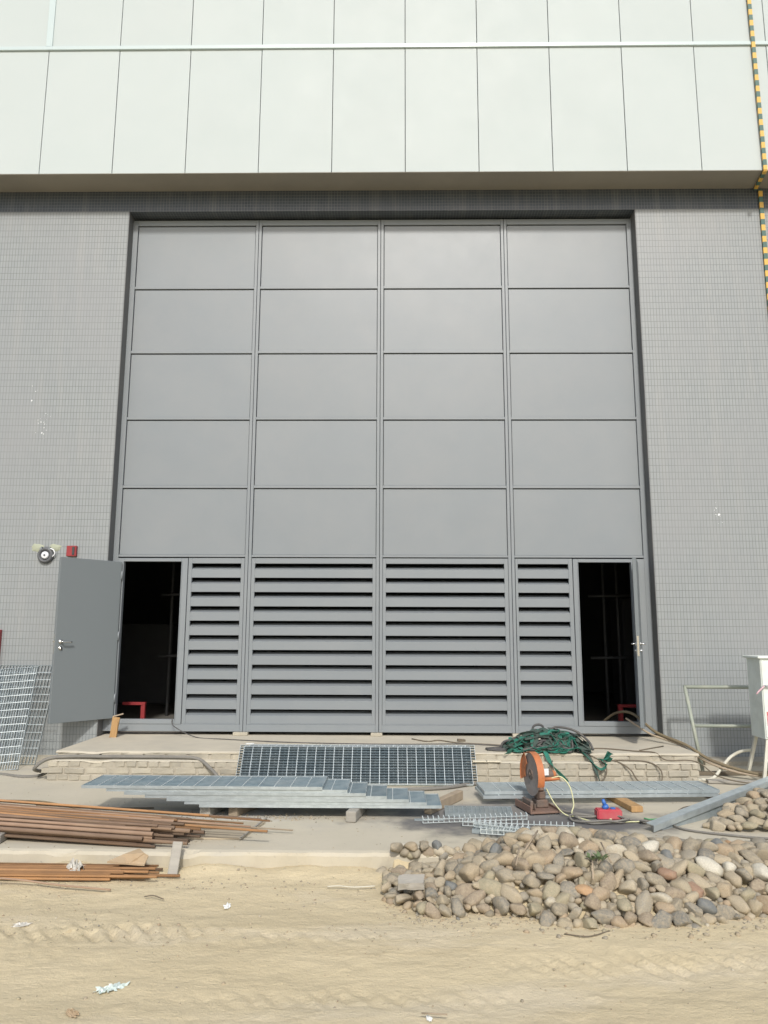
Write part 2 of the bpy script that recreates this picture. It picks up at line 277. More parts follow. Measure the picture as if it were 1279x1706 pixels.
M['stonegrey'] = mat('blue_grey_stone', (0.155, 0.165, 0.16), rough=0.7, var=0.2, scale=10, c2=(0.26, 0.24, 0.19), c2scale=6, c2amt=0.5, bump=0.3, bscale=30)
M['stonered'] = mat('reddish_brown_stone', (0.30, 0.185, 0.12), rough=0.8, var=0.2, scale=10, c2=(0.34, 0.28, 0.2), c2scale=7, bump=0.3, bscale=30)

# ------------------------------------------------------------------ mesh helpers
def box(bm, x0, x1, y0, y1, z0, z1, mtx=None):
    vs_ = [bm.verts.new(p) for p in ((x0, y0, z0), (x1, y0, z0), (x1, y1, z0), (x0, y1, z0), (x0, y0, z1), (x1, y0, z1), (x1, y1, z1), (x0, y1, z1))]
    for f in ((3, 2, 1, 0), (4, 5, 6, 7), (0, 1, 5, 4), (1, 2, 6, 5), (2, 3, 7, 6), (3, 0, 4, 7)):
        bm.faces.new([vs_[i] for i in f])
    if mtx is not None:
        for v in vs_: v.co = mtx @ v.co
    return vs_

def mesh(name, bm, m=None, smooth=False, bevel=0.0, seg=1):
    if bevel:
        bmesh.ops.bevel(bm, geom=list(bm.edges), offset=bevel, segments=seg, affect='EDGES', clamp_overlap=True)
    bmesh.ops.recalc_face_normals(bm, faces=bm.faces)
    me = bpy.data.meshes.new(name); bm.to_mesh(me); bm.free()
    if smooth:
        for p in me.polygons: p.use_smooth = True
    if m: me.materials.append(M[m] if isinstance(m, str) else m)
    return me

def put(name, me, parent=None, loc=(0, 0, 0), rot=(0, 0, 0), label=None, cat=None, group=None, kind=None, scale=None):
    o = bpy.data.objects.new(name, me); COL.objects.link(o)
    o.location = loc; o.rotation_euler = rot
    if scale: o.scale = scale
    if parent: o.parent = parent
    if label: o['label'] = label
    if cat: o['category'] = cat
    if group: o['group'] = group
    if kind: o['kind'] = kind
    return o

def boxobj(name, b, m, parent=None, bevel=0.0, **k):
    bm = bmesh.new(); box(bm, *b); return put(name, mesh(name, bm, m, bevel=bevel), parent, **k)

def thing(name, label, cat, loc=(0, 0, 0), rz=0.0, group=None):
    return put(name, None, None, loc, (0, 0, rz), label, cat, group)

def spline(pts, n=8):
    P = [Vector(p) for p in pts]; P = [P[0]*2-P[1]] + P + [P[-1]*2-P[-2]]; r = []
    for i in range(1, len(P)-2):
        a, b, c, d = P[i-1], P[i], P[i+1], P[i+2]
        for k in range(n):
            t = k/n
            r.append(0.5*((2*b)+(c-a)*t+(2*a-5*b+4*c-d)*t*t+(3*b-a-3*c+d)*t**3))
    r.append(P[-2]); return r

def tube(bm, pts, r, n=8, closed_ends=True):
    P = [Vector(p) for p in pts]; rings = []; up = Vector((0, 0, 1)); prev = None
    for i, p in enumerate(P):
        d = (P[min(i+1, len(P)-1)]-P[max(i-1, 0)]).normalized()
        a = d.cross(up) if prev is None else (prev - d*prev.dot(d))
        if a.length < 1e-4: a = d.cross(Vector((1, 0, 0)))
        a.normalize(); prev = a; b = d.cross(a)
        rr = r[i] if isinstance(r, (list, tuple)) else r
        rings.append([bm.verts.new(p + (a*math.cos(2*PI*k/n)+b*math.sin(2*PI*k/n))*rr) for k in range(n)])
    for i in range(len(rings)-1):
        for k in range(n):
            bm.faces.new((rings[i][k], rings[i][(k+1) % n], rings[i+1][(k+1) % n], rings[i+1][k]))
    if closed_ends:
        bm.faces.new(rings[0][::-1]); bm.faces.new(rings[-1])

def tubeobj(name, pts, r, m, parent=None, n=8, sp=6, **k):
    bm = bmesh.new(); tube(bm, spline(pts, sp) if sp else pts, r, n); return put(name, mesh(name, bm, m, smooth=True), parent, **k)

def cyl(bm, p0, p1, r0, r1=None, n=24):
    tube(bm, [p0, p1], [r0, r1 if r1 is not None else r0], n)

# ------------------------------------------------------------------ ground
def sandz(x, y):
    z = -0.135
    z += 0.022*noise.noise(Vector((x*0.55, y*0.9, 3.1))) + 0.010*noise.noise(Vector((x*2.1, y*3.3, 7.7))) + 0.006*noise.noise(Vector((x*7, y*8, 1.2)))
    z += 0.0035*noise.noise(Vector((x*21, y*23, 5.0)))
    # heap of spoil along the kerb
    z += 0.045*math.exp(-((y-5.86)/0.13)**2)*(0.7+1.1*noise.noise(Vector((x*3, y*3, 9))))
    # tyre prints
    for cx, cy, rx, ry, s in ((-1.55, 4.72, 0.62, 0.12, 1), (-0.55, 4.66, 0.75, 0.09, 0.35), (1.55, 4.38, 0.75, 0.12, 0.6), (0.1, 3.98, 0.9, 0.08, 0.45), (-2.4, 4.35, 0.7, 0.1, 0.4)):
        d = ((x-cx)/rx)**2 + ((y-cy-0.04*(x-cx))/ry)**2
        if d < 4:
            a = math.exp(-d**2*0.5)*s
            z += a*(0.020*(0.9+0.8*noise.noise(Vector((x*4, y*5, 3))))*math.sin(2*PI*(x+0.04*noise.noise(Vector((x*6, y*9, 1)))+0.7*(y-cy))/0.12) - 0.008 + 0.012*noise.noise(Vector((x*15, y*15, 2))))
    # wheel ruts running along the wall
    for cy, wdt, dep in ((5.25, 0.22, 0.014), (4.1, 0.25, 0.012), (3.4, 0.3, 0.010)):
        z -= dep*math.exp(-((y-cy-0.05*math.sin(x*0.8))/wdt)**2)
    # clods
    c = noise.noise(Vector((x*9, y*11, 31)))
    if c > 0.42: z += 0.03*(c-0.42)
    e = min(1.0, max(0.0, min(x+6, 6-x, y-1.2)/0.6))
    return -0.215*(1-e) + z*e

NX, NY = 440, 190
vs_, fs_ = [], []
for j in range(NY+1):
    y = 1.2 + (6.0-1.2)*j/NY
    for i in range(NX+1):
        x = -6 + 12*i/NX
        vs_.append((x, y, sandz(x, y)))
for j in range(NY):
    for i in range(NX):
        a = j*(NX+1)+i; fs_.append((a, a+1, a+NX+2, a+NX+1))
me = bpy.data.meshes.new('sand_ground'); me.from_pydata(vs_, [], fs_); me.materials.append(M['sand'])
for p in me.polygons: p.use_smooth = True
put('sand_ground', me, kind='structure')
bm = bmesh.new(); box(bm, -300, 300, -300, 300, -0.6, -0.2); put('ground', mesh('ground', bm, 'sand'), kind='structure')

# concrete apron with its worn kerb edge
def apz(y): return 0.0 if y < 8.45 else 0.07*(y-8.45)/1.4
prof = [(5.93, -0.32), (5.905, -0.12), (5.90, -0.03), (5.915, -0.008), (5.95, 0.0), (6.2, 0), (6.6, 0), (7, 0), (7.5, 0), (8.0, 0), (8.45, 0), (9.0, apz(9)), (9.95, apz(9.95))]
vs_, fs_ = [], []
nx = 700
for i in range(nx+1):
    x = -14 + 28*i/nx
    for k, (y, z) in enumerate(prof):
        j = 0
        if k in (1, 2, 3, 4):
            nn = noise.noise(Vector((x*2.5, k*0.3, 0))) + 0.6*noise.noise(Vector((x*9, k*0.3, 4)))
            j = nn*(0.026 if k < 4 else 0.014)
            if k in (2, 3): z -= max(0, noise.noise(Vector((x*3.3, 2, 8)))-0.2)*0.05
        vs_.append((x, y+j+(0.010*x*0.3 if k < 5 else 0), z))
n_ = len(prof)
for i in range(nx):
    for k in range(n_-1):
        a = i*n_+k; fs_.append((a, a+n_, a+n_+1, a+1))
me = bpy.data.meshes.new('concrete_apron'); me.from_pydata(vs_, [], fs_); me.materials.append(M['concrete'])
put('concrete_apron', me, kind='structure')

# ------------------------------------------------------------------ warehouse
B = thing('warehouse', 'tall warehouse with white cladding above pale grey tiled walls', 'building', (0, 9.85, 0))
def bpart(name, b, m, bevel=0.0, **k):
    b = (b[0], b[1], b[2]-9.85, b[3]-9.85, b[4], b[5]); return boxobj(name, b, m, B, bevel, **k)
WY = 9.85; LZ = 7.55; FZ = 7.862
bpart('tiled_wall', (-14, -3.6, WY, 10.3, -0.3, LZ), 'tile', label='pale grey tiled wall left of the doors')
bpart('tiled_wall', (3.6, 14, WY, 10.3, -0.3, LZ), 'tile', label='pale grey tiled wall right of the doors')
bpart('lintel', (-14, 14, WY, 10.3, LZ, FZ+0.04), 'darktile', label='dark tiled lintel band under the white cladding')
bpart('jamb_lining', (-3.6, -3.592, WY+0.004, 10.02, 0.3, LZ), 'jamb')
bpart('jamb_lining', (3.592, 3.6, WY+0.004, 10.02, 0.3, LZ), 'jamb')
bpart('soffit', (-14, 14, 9.505, 10.3, FZ+0.04, FZ+0.1), 'soffit')
bpart('soffit_edge', (-14, 14, 9.42, 9.505, FZ-0.004, FZ+0.002), 'soffit')
bpart('soffit_board', (-14, 14, 9.505, 9.848, FZ, FZ+0.04), 'soffit')
bpart('cladding_backing', (-14, 14, 9.475, 9.505, FZ+0.003, 14.0), 'joint')
for k in range(-14, 14):
    x0, x1 = 0.34+1.013*k+0.0045, 0.34+1.013*(k+1)-0.0045
    bm = bmesh.new(); box(bm, x0, x1, 9.42-WY+rnd.uniform(-.002, .002), 9.474-WY, FZ+0.003, 9.775)
    put('cladding_panel', mesh('cladding_panel', bm, 'white', bevel=0.003), B)
    bm = bmesh.new(); box(bm, x0, x1, 9.42-WY+rnd.uniform(-.002, .002), 9.474-WY, 9.835, 13.9)
    put('cladding_panel', mesh('cladding_panel', bm, 'white', bevel=0.003), B)
bpart('joint_flashing', (-14, 14, 9.395, 9.474, 9.776, 9.834), 'trim', 0.004)
xj = 0.34-1.013*5
bpart('vertical_flashing', (xj-0.045, xj+0.045, 9.402, 9.418, 9.838, 13.9), 'trim', 0.003)
xj = 0.34+1.013*5
bpart('vertical_flashing', (xj+0.12, xj+0.16, 9.402, 9.418, 9.838, 13.9), 'trim', 0.003)
bpart('parapet_cap', (-14, 14, 9.38, 10.4, 13.9, 14.0), 'trim')
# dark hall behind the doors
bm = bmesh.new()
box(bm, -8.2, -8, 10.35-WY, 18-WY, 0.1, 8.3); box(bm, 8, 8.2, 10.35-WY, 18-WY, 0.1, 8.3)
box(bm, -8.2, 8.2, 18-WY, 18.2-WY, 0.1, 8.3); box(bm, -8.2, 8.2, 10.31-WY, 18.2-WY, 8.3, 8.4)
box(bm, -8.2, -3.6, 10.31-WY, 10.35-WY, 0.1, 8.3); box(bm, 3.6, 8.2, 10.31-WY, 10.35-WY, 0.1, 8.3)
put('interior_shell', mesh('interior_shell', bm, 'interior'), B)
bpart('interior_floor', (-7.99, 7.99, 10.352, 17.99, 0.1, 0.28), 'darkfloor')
for xx_, yy_, w_, h_ in ((-4.6, 14.5, 1.1, 1.5), (-2.4, 15.5, 1.6, 0.9), (2.6, 15.0, 1.5, 1.2), (4.9, 14.2, 0.9, 2.0)):
    bpart('stored_crate', (xx_-w_/2, xx_+w_/2, yy_, yy_+.8, 0.281, 0.281+h_), 'darkgrey', 0.02)
bpart('rear_wall', (-14, 14, 18.3, 18.6, -0.3, 13.9), 'white')
bpart('side_wall', (-14, -13.7, 10.31, 18.29, -0.3, 13.9), 'white')
bpart('side_wall', (13.7, 14, 10.31, 18.29, -0.3, 13.9), 'white')

bm = bmesh.new()
for cx, cz, n_, sp in ((-4.75, 4.87, 4, .05), (-4.60, 4.42, 26, .07), (-5.2, 3.97, 10, .06), (4.45, 3.2, 18, .06)):
    for _ in range(n_):
        x, z, r_ = rnd.gauss(cx, sp*.5), rnd.gauss(cz, sp*1.3), abs(rnd.gauss(0, .0035))+.0015
        bm.faces.new([bm.verts.new((x+r_*math.cos(a)*rnd.uniform(.5, 1.2), -0.0025, z+r_*math.sin(a)*rnd.uniform(.8, 2.0))) for a in (0, 1.05, 2.1, 3.14, 4.2, 5.2)])
put('plaster_splash', mesh('plaster_splash', bm, 'sticker'), B, kind='stuff')
# striped strip running down cladding, soffit and tiled wall
bm = bmesh.new()
def strip(p, q, wd, th):  # flat bar from p to q, width in x
    p, q = Vector(p), Vector(q); d = (q-p).normalized(); xx = Vector((1, 0, 0)); nn = d.cross(xx).normalized()
    V = [bm.verts.new(c + xx*sx*wd/2 + nn*sn*th/2) for c in (p, q) for sx, sn in ((-1, -1), (1, -1), (1, 1), (-1, 1))]
    for f in ((0, 1, 2, 3), (7, 6, 5, 4), (0, 4, 5, 1), (1, 5, 6, 2), (2, 6, 7, 3), (3, 7, 4, 0)): bm.faces.new([V[i] for i in f])
strip((5.17, 9.385, 13.9), (5.23, 9.385, FZ-0.02), 0.05, 0.02)
strip((5.23, 9.385, FZ-0.025), (5.30, 9.83, FZ-0.025), 0.05, 0.02)
strip((5.37, 9.83, FZ-0.03), (5.37, 9.83, 0.3), 0.055, 0.02)
put('striped_strip', mesh('striped_strip', bm, 'stripe'), label='yellow and green striped strip running down the right of the facade', cat='earthing strip')

# ------------------------------------------------------------------ steel screen with doors
SY = 10.03
S = thing('steel_screen', 'grey steel screen of large flat panels with louvres and two doors', 'door screen', (0, SY, 0.3))
def spart(name, b, m='steel', bevel=0.003, parent=None, **k):
    b = (b[0], b[1], b[2]-SY, b[3]-SY, b[4]-0.3, b[5]-0.3); return boxobj(name, b, m, parent or S, bevel, **k)
X = [-3.6, -1.768, -0.004, 1.762, 3.6]
TOP, ROW = 7.517, [7.437, 6.46, 5.495, 4.529, 3.563, 2.611]
g = 0.003
for i in range(4):
    a, b = X[i]+(g if i else 0), X[i+1]-(g if i < 3 else 0)
    sl = 0.075 if i == 0 else 0.04; sr = 0.075 if i == 3 else 0.04
    spart('frame_post', (a, a+sl, SY, SY+0.07, 0.345, TOP)); spart('frame_post', (b-sr, b, SY, SY+0.07, 0.345, TOP))
    spart('frame_rail', (a+sl, b-sr, SY+0.002, SY+0.07, ROW[0], TOP))
    for r in range(5):
        zt, zb = ROW[r], ROW[r+1]+0.038
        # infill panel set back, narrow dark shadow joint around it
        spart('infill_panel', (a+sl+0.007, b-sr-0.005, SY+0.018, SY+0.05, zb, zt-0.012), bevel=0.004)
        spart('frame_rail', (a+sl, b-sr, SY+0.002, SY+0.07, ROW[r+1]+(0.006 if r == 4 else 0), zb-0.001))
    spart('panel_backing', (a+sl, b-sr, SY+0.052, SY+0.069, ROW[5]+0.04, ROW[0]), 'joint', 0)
    spart('sill_rail', (a+sl, b-sr, SY+0.002, SY+0.07, 0.345, 0.437))

def louvre(x0, x1, z0, z1, sx0, sx1):
    """louvre module: frame mesh, then eleven folded blades"""
    bm = bmesh.new()
    y0, y1 = SY+0.008-SY, SY+0.06-SY
    for b in ((x0, sx0, y0, y1, z0, z1), (sx1, x1, y0, y1, z0, z1), (sx0, sx1, y0, y1, 2.532, z1), (sx0, sx1, y0, y1, z0, z0+0.012)):
        box(bm, b[0], b[1], b[2], b[3], b[4]-0.3, b[5]-0.3)
    f = put('louvre_panel', mesh('louvre_panel', bm, 'steel', bevel=0.002), S)
    p = (2.532-0.628)/10
    bm = bmesh.new()   # profile: flat face, then blade rising inwards from the lower lip of the slot above it
    fh = p-0.079
    pr = [(0.0, -fh), (0.0, 0.0), (0.13, 0.05), (0.131, 0.047), (0.004, -0.003), (0.004, -fh)]
    L_ = [bm.verts.new((sx0, y, z)) for y, z in pr]; R_ = [bm.verts.new((sx1, y, z)) for y, z in pr]
    for k in range(len(pr)):
        q = (k+1) % len(pr); bm.faces.new((L_[k], R_[k], R_[q], L_[q]))
    bm.faces.new(L_[::-1]); bm.faces.new(R_)
    sm = mesh('slat', bm, 'steel')
    for k in range(11):
        zz = 2.532-0.079-k*p
        if k == 10:
            bm = bmesh.new(); fh2 = zz-(z0+0.013)
            pr2 = [(0.0, -fh2), (0.0, 0.0), (0.13, 0.05), (0.131, 0.047), (0.004, -0.003), (0.004, -fh2)]
            L_ = [bm.verts.new((sx0, y, z)) for y, z in pr2]; R_ = [bm.verts.new((sx1, y, z)) for y, z in pr2]
            for q0 in range(6):
                q = (q0+1) % 6; bm.faces.new((L_[q0], R_[q0], R_[q], L_[q]))
            bm.faces.new(L_[::-1]); bm.faces.new(R_); sm = mesh('slat', bm, 'steel')
        put('slat', sm, f, (0, 0.0135, zz-0.3))
spz = (0.438, 2.604)
louvre(-2.572, -1.816, *spz, -2.523, -1.862)
louvre(X[1]+0.046, X[2]-0.046, *spz, -1.675, -0.094)
louvre(X[2]+0.046, X[3]-0.046, *spz, 0.084, 1.665)
louvre(1.812, 2.572, *spz, 1.845, 2.52)
# door frames
for (x0, x1, o0, o1) in ((-3.524, -2.578, -3.44, -2.662), (2.578, 3.524, 2.647, 3.348)):
    spart('door_frame_post', (x0, o0, SY-0.006, SY+0.06, 0.438, 2.6)); spart('door_frame_post', (o1, x1, SY-0.006, SY+0.06, 0.438, 2.6))
    spart('door_frame_rail', (o0, o1, SY-0.006, SY+0.06, 2.555, 2.6)); spart('door_frame_rail', (o0, o1, SY-0.006, SY+0.06, 0.438, 0.498))
    # raised lip round the door frame
    spart('door_stop', (o0-0.012, o0+0.0, SY-0.014, SY-0.0065, 0.49, 2.56)); spart('door_stop', (o1, o1+0.012, SY-0.014, SY-0.0065, 0.49, 2.56))

def door(hx, hy, ox, oy, side, lab):
    d = Vector((ox-hx, oy-hy)); ln = d.length; ang = math.atan2(d.y, d.x)
    bm = bmesh.new(); box(bm, 0, ln, -0.022, 0.022, 0.0, 2.035)
    o = put('door_leaf', mesh('door_leaf', bm, 'leaf', bevel=0.003), S, (hx, hy-SY, 0.21), (0, 0, ang), label=lab)
    bm = bmesh.new(); box(bm, -0.004, 0.004, 0.0225*side, 0.026*side, 0.02, 2.0)
    for s in (-1, 1):
        # lever handle: rose, neck, bar pointing towards the hinge
        bm = bmesh.new(); x = ln-0.07
        cyl(bm, (x, s*0.022, 0.985), (x, s*0.032, 0.985), 0.026); cyl(bm, (x, s*0.03, 0.985), (x, s*0.075, 0.985), 0.011)
        tube(bm, spline([(x+0.008, s*0.072, 0.985), (x-0.04, s*0.075, 0.984), (x-0.125, s*0.07, 0.98)], 4), 0.0095, 8)
        put('door_handle', mesh('door_handle', bm, 'chrome', smooth=True), o)
        bm = bmesh.new(); cyl(bm, (x, s*0.022, 0.905), (x, s*0.033, 0.905), 0.023); cyl(bm, (x, s*0.033, 0.905), (x, s*0.045, 0.905), 0.010)
        put('door_lock', mesh('door_lock', bm, 'chrome', smooth=True), o)
    bm = bmesh.new(); box(bm, ln+0.0005, ln+0.003, -0.011, 0.011, 0.84, 1.08); box(bm, ln+0.003, ln+0.018, -0.006, 0.006, 0.975, 0.995)
    put('lock_plate', mesh('lock_plate', bm, 'chrome'), o)
    for z in (0.2, 1.0, 1.8):
        bm = bmesh.new(); cyl(bm, (-0.006, 0.024*side, z), (-0.006, 0.024*side, z+0.11), 0.009, n=10); put('hinge', mesh('hinge', bm, 'steel', smooth=True), o)
    return o
door(-3.47, 10.005, -4.0, 9.34, 1, 'left door leaf, swung wide open against the tiled wall')
dr = door(3.41, 9.99, 3.135, 9.22, -1, 'right door leaf, open and seen edge-on')
# dark rebate lines on the inner edge of the right leaf
for z0, z1 in ((0.05, 0.9), (1.1, 1.5), (1.62, 1.95)):
    bm = bmesh.new(); box(bm, 0.81, 0.815, -0.0245, -0.0225, z0, z1); put('seal_gap', mesh('seal_gap', bm, 'joint'), dr)

# ------------------------------------------------------------------ brick steps and landing
P = thing('brick_steps', 'low landing with dusty brick steps in front of the doors', 'steps', (0, 8.6, 0))
def ppart(name, b, m, bevel=0.0, **k):
    return boxobj(name, (b[0], b[1], b[2]-8.6, b[3]-8.6, b[4], b[5]), m, P, bevel, **k)
def slab(name, x0, x1, yf, yb, z0, z1, m):
    bm = bmesh.new(); n = 120; rows = []
    for i in range(n+1):
        x = x0+(x1-x0)*i/n; e = 0.012*noise.noise(Vector((x*4, z1*9, 1)))+0.008*noise.noise(Vector((x*15, z1*9, 5)))
        yy = yf+0.012*(x/3.5)*2-8.6
        dz = -max(0, noise.noise(Vector((x*3.1, z1*5, 11)))-0.15)*0.04
        rows.append([bm.verts.new(p) for p in ((x, yy+0.004, z0), (x, yy+e, z1-0.012+dz), (x, yy+0.02+e, z1+dz*0.6), (x, yb-8.6, z1), (x, yb-8.6, z0))])
    for i in range(n):
        for k in range(5): bm.faces.new((rows[i][k], rows[i+1][k], rows[i+1][(k+1) % 5], rows[i][(k+1) % 5]))
    bm.faces.new(rows[0][::-1]); bm.faces.new(rows[-1])
    return put(name, mesh(name, bm, m), P)
slab('landing_slab', -3.575, 3.58, 8.665, 10.34, 0.275, 0.302, 'concslab')
slab('step_core', -3.56, 3.56, 8.677, 10.30, 0.0, 0.274, 'mortar')
slab('step_tread', -3.62, 3.52, 8.555, 8.72, 0.212, 0.222, 'concslab')
slab('step_core', -3.60, 3.50, 8.563, 8.70, -0.05, 0.211, 'mortar')
def brickmesh(L_):
    bm = bmesh.new(); box(bm, -L_/2, L_/2, -0.028, 0.028, -0.029, 0.029)
    bmesh.ops.bevel(bm, geom=list(bm.edges), offset=0.006, segments=1, affect='EDGES')
    for v in bm.verts: v.co += Vector((rnd.uniform(-.003, .003), rnd.uniform(-.003, .003), rnd.uniform(-.003, .003)))
    return mesh('brick', bm, 'brick')
HB = [brickmesh(0.112) for _ in range(6)]; SB = [brickmesh(0.232) for _ in range(6)]
def course(x0, x1, yf, z, stretch, jit=0.5):
    L_ = 0.245 if stretch else 0.124; x = x0
    while x < x1-0.05:
        me_ = rnd.choice(SB if stretch else HB); l = L_
        sc = 1.0
        if x+l > x1+0.02: sc = (x1-x)/l
        cx = x+l*sc/2
        put('brick', me_, P, (cx, yf-8.6+0.028+0.012*cx/3.5*2+rnd.uniform(-.006, .006), z+rnd.uniform(-.003, .003)), (0, rnd.uniform(-.012, .012), rnd.uniform(-.02, .02)), scale=(sc*rnd.uniform(.93, 1), 1, 1))
        x += l*sc
course(-3.62, 3.52, 8.556, 0.181, False); course(-3.68, 3.53, 8.553, 0.109, True); course(-3.62, 3.52, 8.556, 0.036, False)
course(-3.57, 3.57, 8.668, 0.2455, True)

# small bricks the screen frame stands on
for px, w_ in ((401, 0.19), (630, 0.15), (860, 0.16)):
    q = (px-672)/130.0
    lab = {401: 'thin pale brick packing under the screen left of centre', 630: 'thin pale brick packing under the middle of the screen', 860: 'thin pinkish brick packing under the screen right of centre'}[px]
    xx = {401: -1.79, 630: -0.03, 860: 1.80}[px]
    bm = bmesh.new(); box(bm, xx-w_/2, xx+w_/2, 9.98, 10.08, 0.303, 0.343)
    put('packing_brick', mesh('packing_brick', bm, 'brick', bevel=0.004), label=lab, cat='brick', group='packing bricks under the screen')

# ------------------------------------------------------------------ gratings
def grating_meshes(L_, W_, h=0.03, pb=0.04, pc=0.1, t=0.004, rod=0.007, cross='galvbright', bar='galv', band=None):
    # x = length, y = width, z = 0..h
    bm = bmesh.new()
    box(bm, 0, t, 0, W_, 0, h); box(bm, L_-t, L_, 0, W_, 0, h)
    box(bm, t, L_-t, 0, t, 0, h); box(bm, t, L_-t, W_-t, W_, 0, h)
    fr = mesh('edge_band', bm, band or bar)
    bm = bmesh.new(); n = max(2, int(round(W_/pb)))
    for k in range(1, n): y = W_*k/n; box(bm, t+0.001, L_-t-0.001, y-t/2, y+t/2, 0.0, h-0.001)
    be = mesh('bearing_bars', bm, bar)
    bm = bmesh.new(); n = int(round(L_/pc))
    for k in range(1, n): x = L_*k/n; box(bm, x-rod/2, x+rod/2, t+0.001, W_-t-0.001, h-rod-0.002, h+0.001)
    cr = mesh('cross_rods', bm, cross)
    return fr, be, cr
def grating(ms, mtx, label, group=None, name='steel_grating'):
    o = put(name, None, None, label=label, cat='grating', group=group); o.matrix_world = mtx
    put('edge_band', ms[0], o); put('bearing_bars', ms[1], o, kind='stuff'); put('cross_rods', ms[2], o, kind='stuff')
    return o
def frame_m(o, x, y):
    o = Vector(o); x = Vector(x).normalized(); z = x.cross(Vector(y)).normalized(); y = z.cross(x)
    return Matrix(((x.x, y.x, z.x, o.x), (x.y, y.y, z.y, o.y), (x.z, y.z, z.z, o.z), (0, 0, 0, 1)))

# A: two leaning against the tiled wall at the left edge
ga = grating_meshes(1.26, 0.9, bar='galv', pb=0.03, pc=0.093, rod=0.006, t=0.003)
gb = grating_meshes(1.22, 0.9, cross='galv', bar='galvdull', pb=0.04, pc=0.093, rod=0.005, t=0.003)
# x axis goes up the lean, y axis goes left along the wall (so the bars run upwards)
grating(ga, frame_m((-4.165, 9.02, 0.03), (-0.10, 0.52, 1.14), (-1, 0, 0)), 'bright galvanised grating leaning in front at the left edge', 'gratings leaning on the left wall')
grating(gb, frame_m((-4.09, 9.28, 0.045), (0.0, 0.44, 1.14), (-1, 0, 0)), 'duller grating leaning behind the bright one by the left wall', 'gratings leaning on the left wall')

# B: leaning on the brick steps in the middle
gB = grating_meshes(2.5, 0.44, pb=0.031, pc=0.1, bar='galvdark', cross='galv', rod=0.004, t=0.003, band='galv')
for k, (dx, dy, sl) in enumerate(((0.0, 0.0, 0), (0.003, 0.03, 1), (-0.05, 0.058, 2), (0.055, 0.084, 3))):
    o = Vector((-1.46+dx, 8.34+dy, 0.004+0.004*k))
    grating(gB, frame_m(o, (1, 0.01, 0), (0, 0.27, 0.345)), ('front grating leaning on the middle of the brick steps', 'second grating leaning on the brick steps, just behind the front one',
            'third grating leaning on the brick steps', 'rearmost grating leaning on the brick steps, top edge showing above the others')[k], 'gratings leaning on the brick steps')

# C: stepped stack lying on timbers
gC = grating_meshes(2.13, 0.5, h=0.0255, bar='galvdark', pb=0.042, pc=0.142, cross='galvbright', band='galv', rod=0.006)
names = ['topmost grating of the stepped stack', 'second grating from the top of the stepped stack', 'third grating from the top of the stepped stack', 'fourth grating from the top of the stepped stack',
         'fifth grating from the top of the stepped stack', 'sixth grating from the top of the stepped stack', 'bottom grating of the stepped stack, resting on timbers']
for k, rpx in enumerate((536, 578, 609, 644, 681, 711, 736)):
    z = 0.275-0.026*k
    r_ = G(rpx, 1313+5*k, z)
    L_ = 2.13 + (0.05 if k == 6 else 0)
    grating(gC, frame_m((r_.x-2.13, 6.89+rnd.uniform(-.014, .014)+0.003*k, z-0.0255), (1, 0.002*k-0.004, 0), (0, 1, 0)), names[k], 'stepped stack of gratings')
gS = grating_meshes(2.3, 0.42, bar='galvdull', pb=0.042, pc=0.1)
for k, (px, pw, dl, c, h, lab) in enumerate(((345, 0.10, 0.62, 'greytimber', 0.091, 'grey cement-smeared block under the grating stack, leftmost'),
                                  (392, 0.09, 0.74, 'timber', 0.091, 'pale timber under the grating stack, second from left'),
                                  (585, 0.09, 0.74, 'greytimber', 0.091, 'split-ended grey timber under the middle of the grating stack'),
                                  (712, 0.07, 0.72, 'timber', 0.09, 'slim pale timber under the right end of the grating stack'))):
    p = G(px, (1356, 1355, 1366, 1356)[k], 0)
    bm = bmesh.new(); box(bm, -pw/2, pw/2, 0, dl, 0.002, h)
    put('timber_block', mesh('timber_block', bm, c, bevel=0.006), None, (p.x, p.y-(0.10, 0.13, 0.10, 0.02)[k], 0), (0, 0, (-0.25, -0.35, -0.18, -0.5)[k]), label=lab, cat='timber', group='timbers under the grating stack')

# D: long grating on timbers at the right
gD = grating_meshes(2.3, 0.45, bar='galvdull', pb=0.05, pc=0.15, band='galv')
grating(gD, frame_m((1.045, 7.47, 0.062), (1, 0.075, 0), (-0.1, 1, 0)), 'lower of two long gratings lying behind the saw', 'pair of gratings behind the saw')
grating(gD, frame_m((1.06, 7.50, 0.094), (1, 0.068, 0), (-0.1, 1, 0)), 'upper of two long gratings lying behind the saw', 'pair of gratings behind the saw')
for a, b, hh, ww, c, lab in (((1003, 1322), (1062, 1354), 0.055, 0.11, 'orangewood', 'brown plank under the right gratings, sticking out towards the stones'),
                         ((1165, 1318), (1207, 1340), 0.05, 0.12, 'timber', 'pale plank under the far end of the right gratings'),
                         ((850, 1316), (842, 1332), 0.055, 0.08, 'greytimber', 'short grey timber under the near end of the right gratings')):
    p, q = G(*a, 0), G(*b, 0); d = q-p
    bm = bmesh.new(); box(bm, 0, d.length, -ww/2, ww/2, 0.002, hh)
    put('timber_block', mesh('timber_block', bm, c, bevel=0.005), None, (p.x, p.y, 0), (0, 0, math.atan2(d.y, d.x)), label=lab, cat='timber')
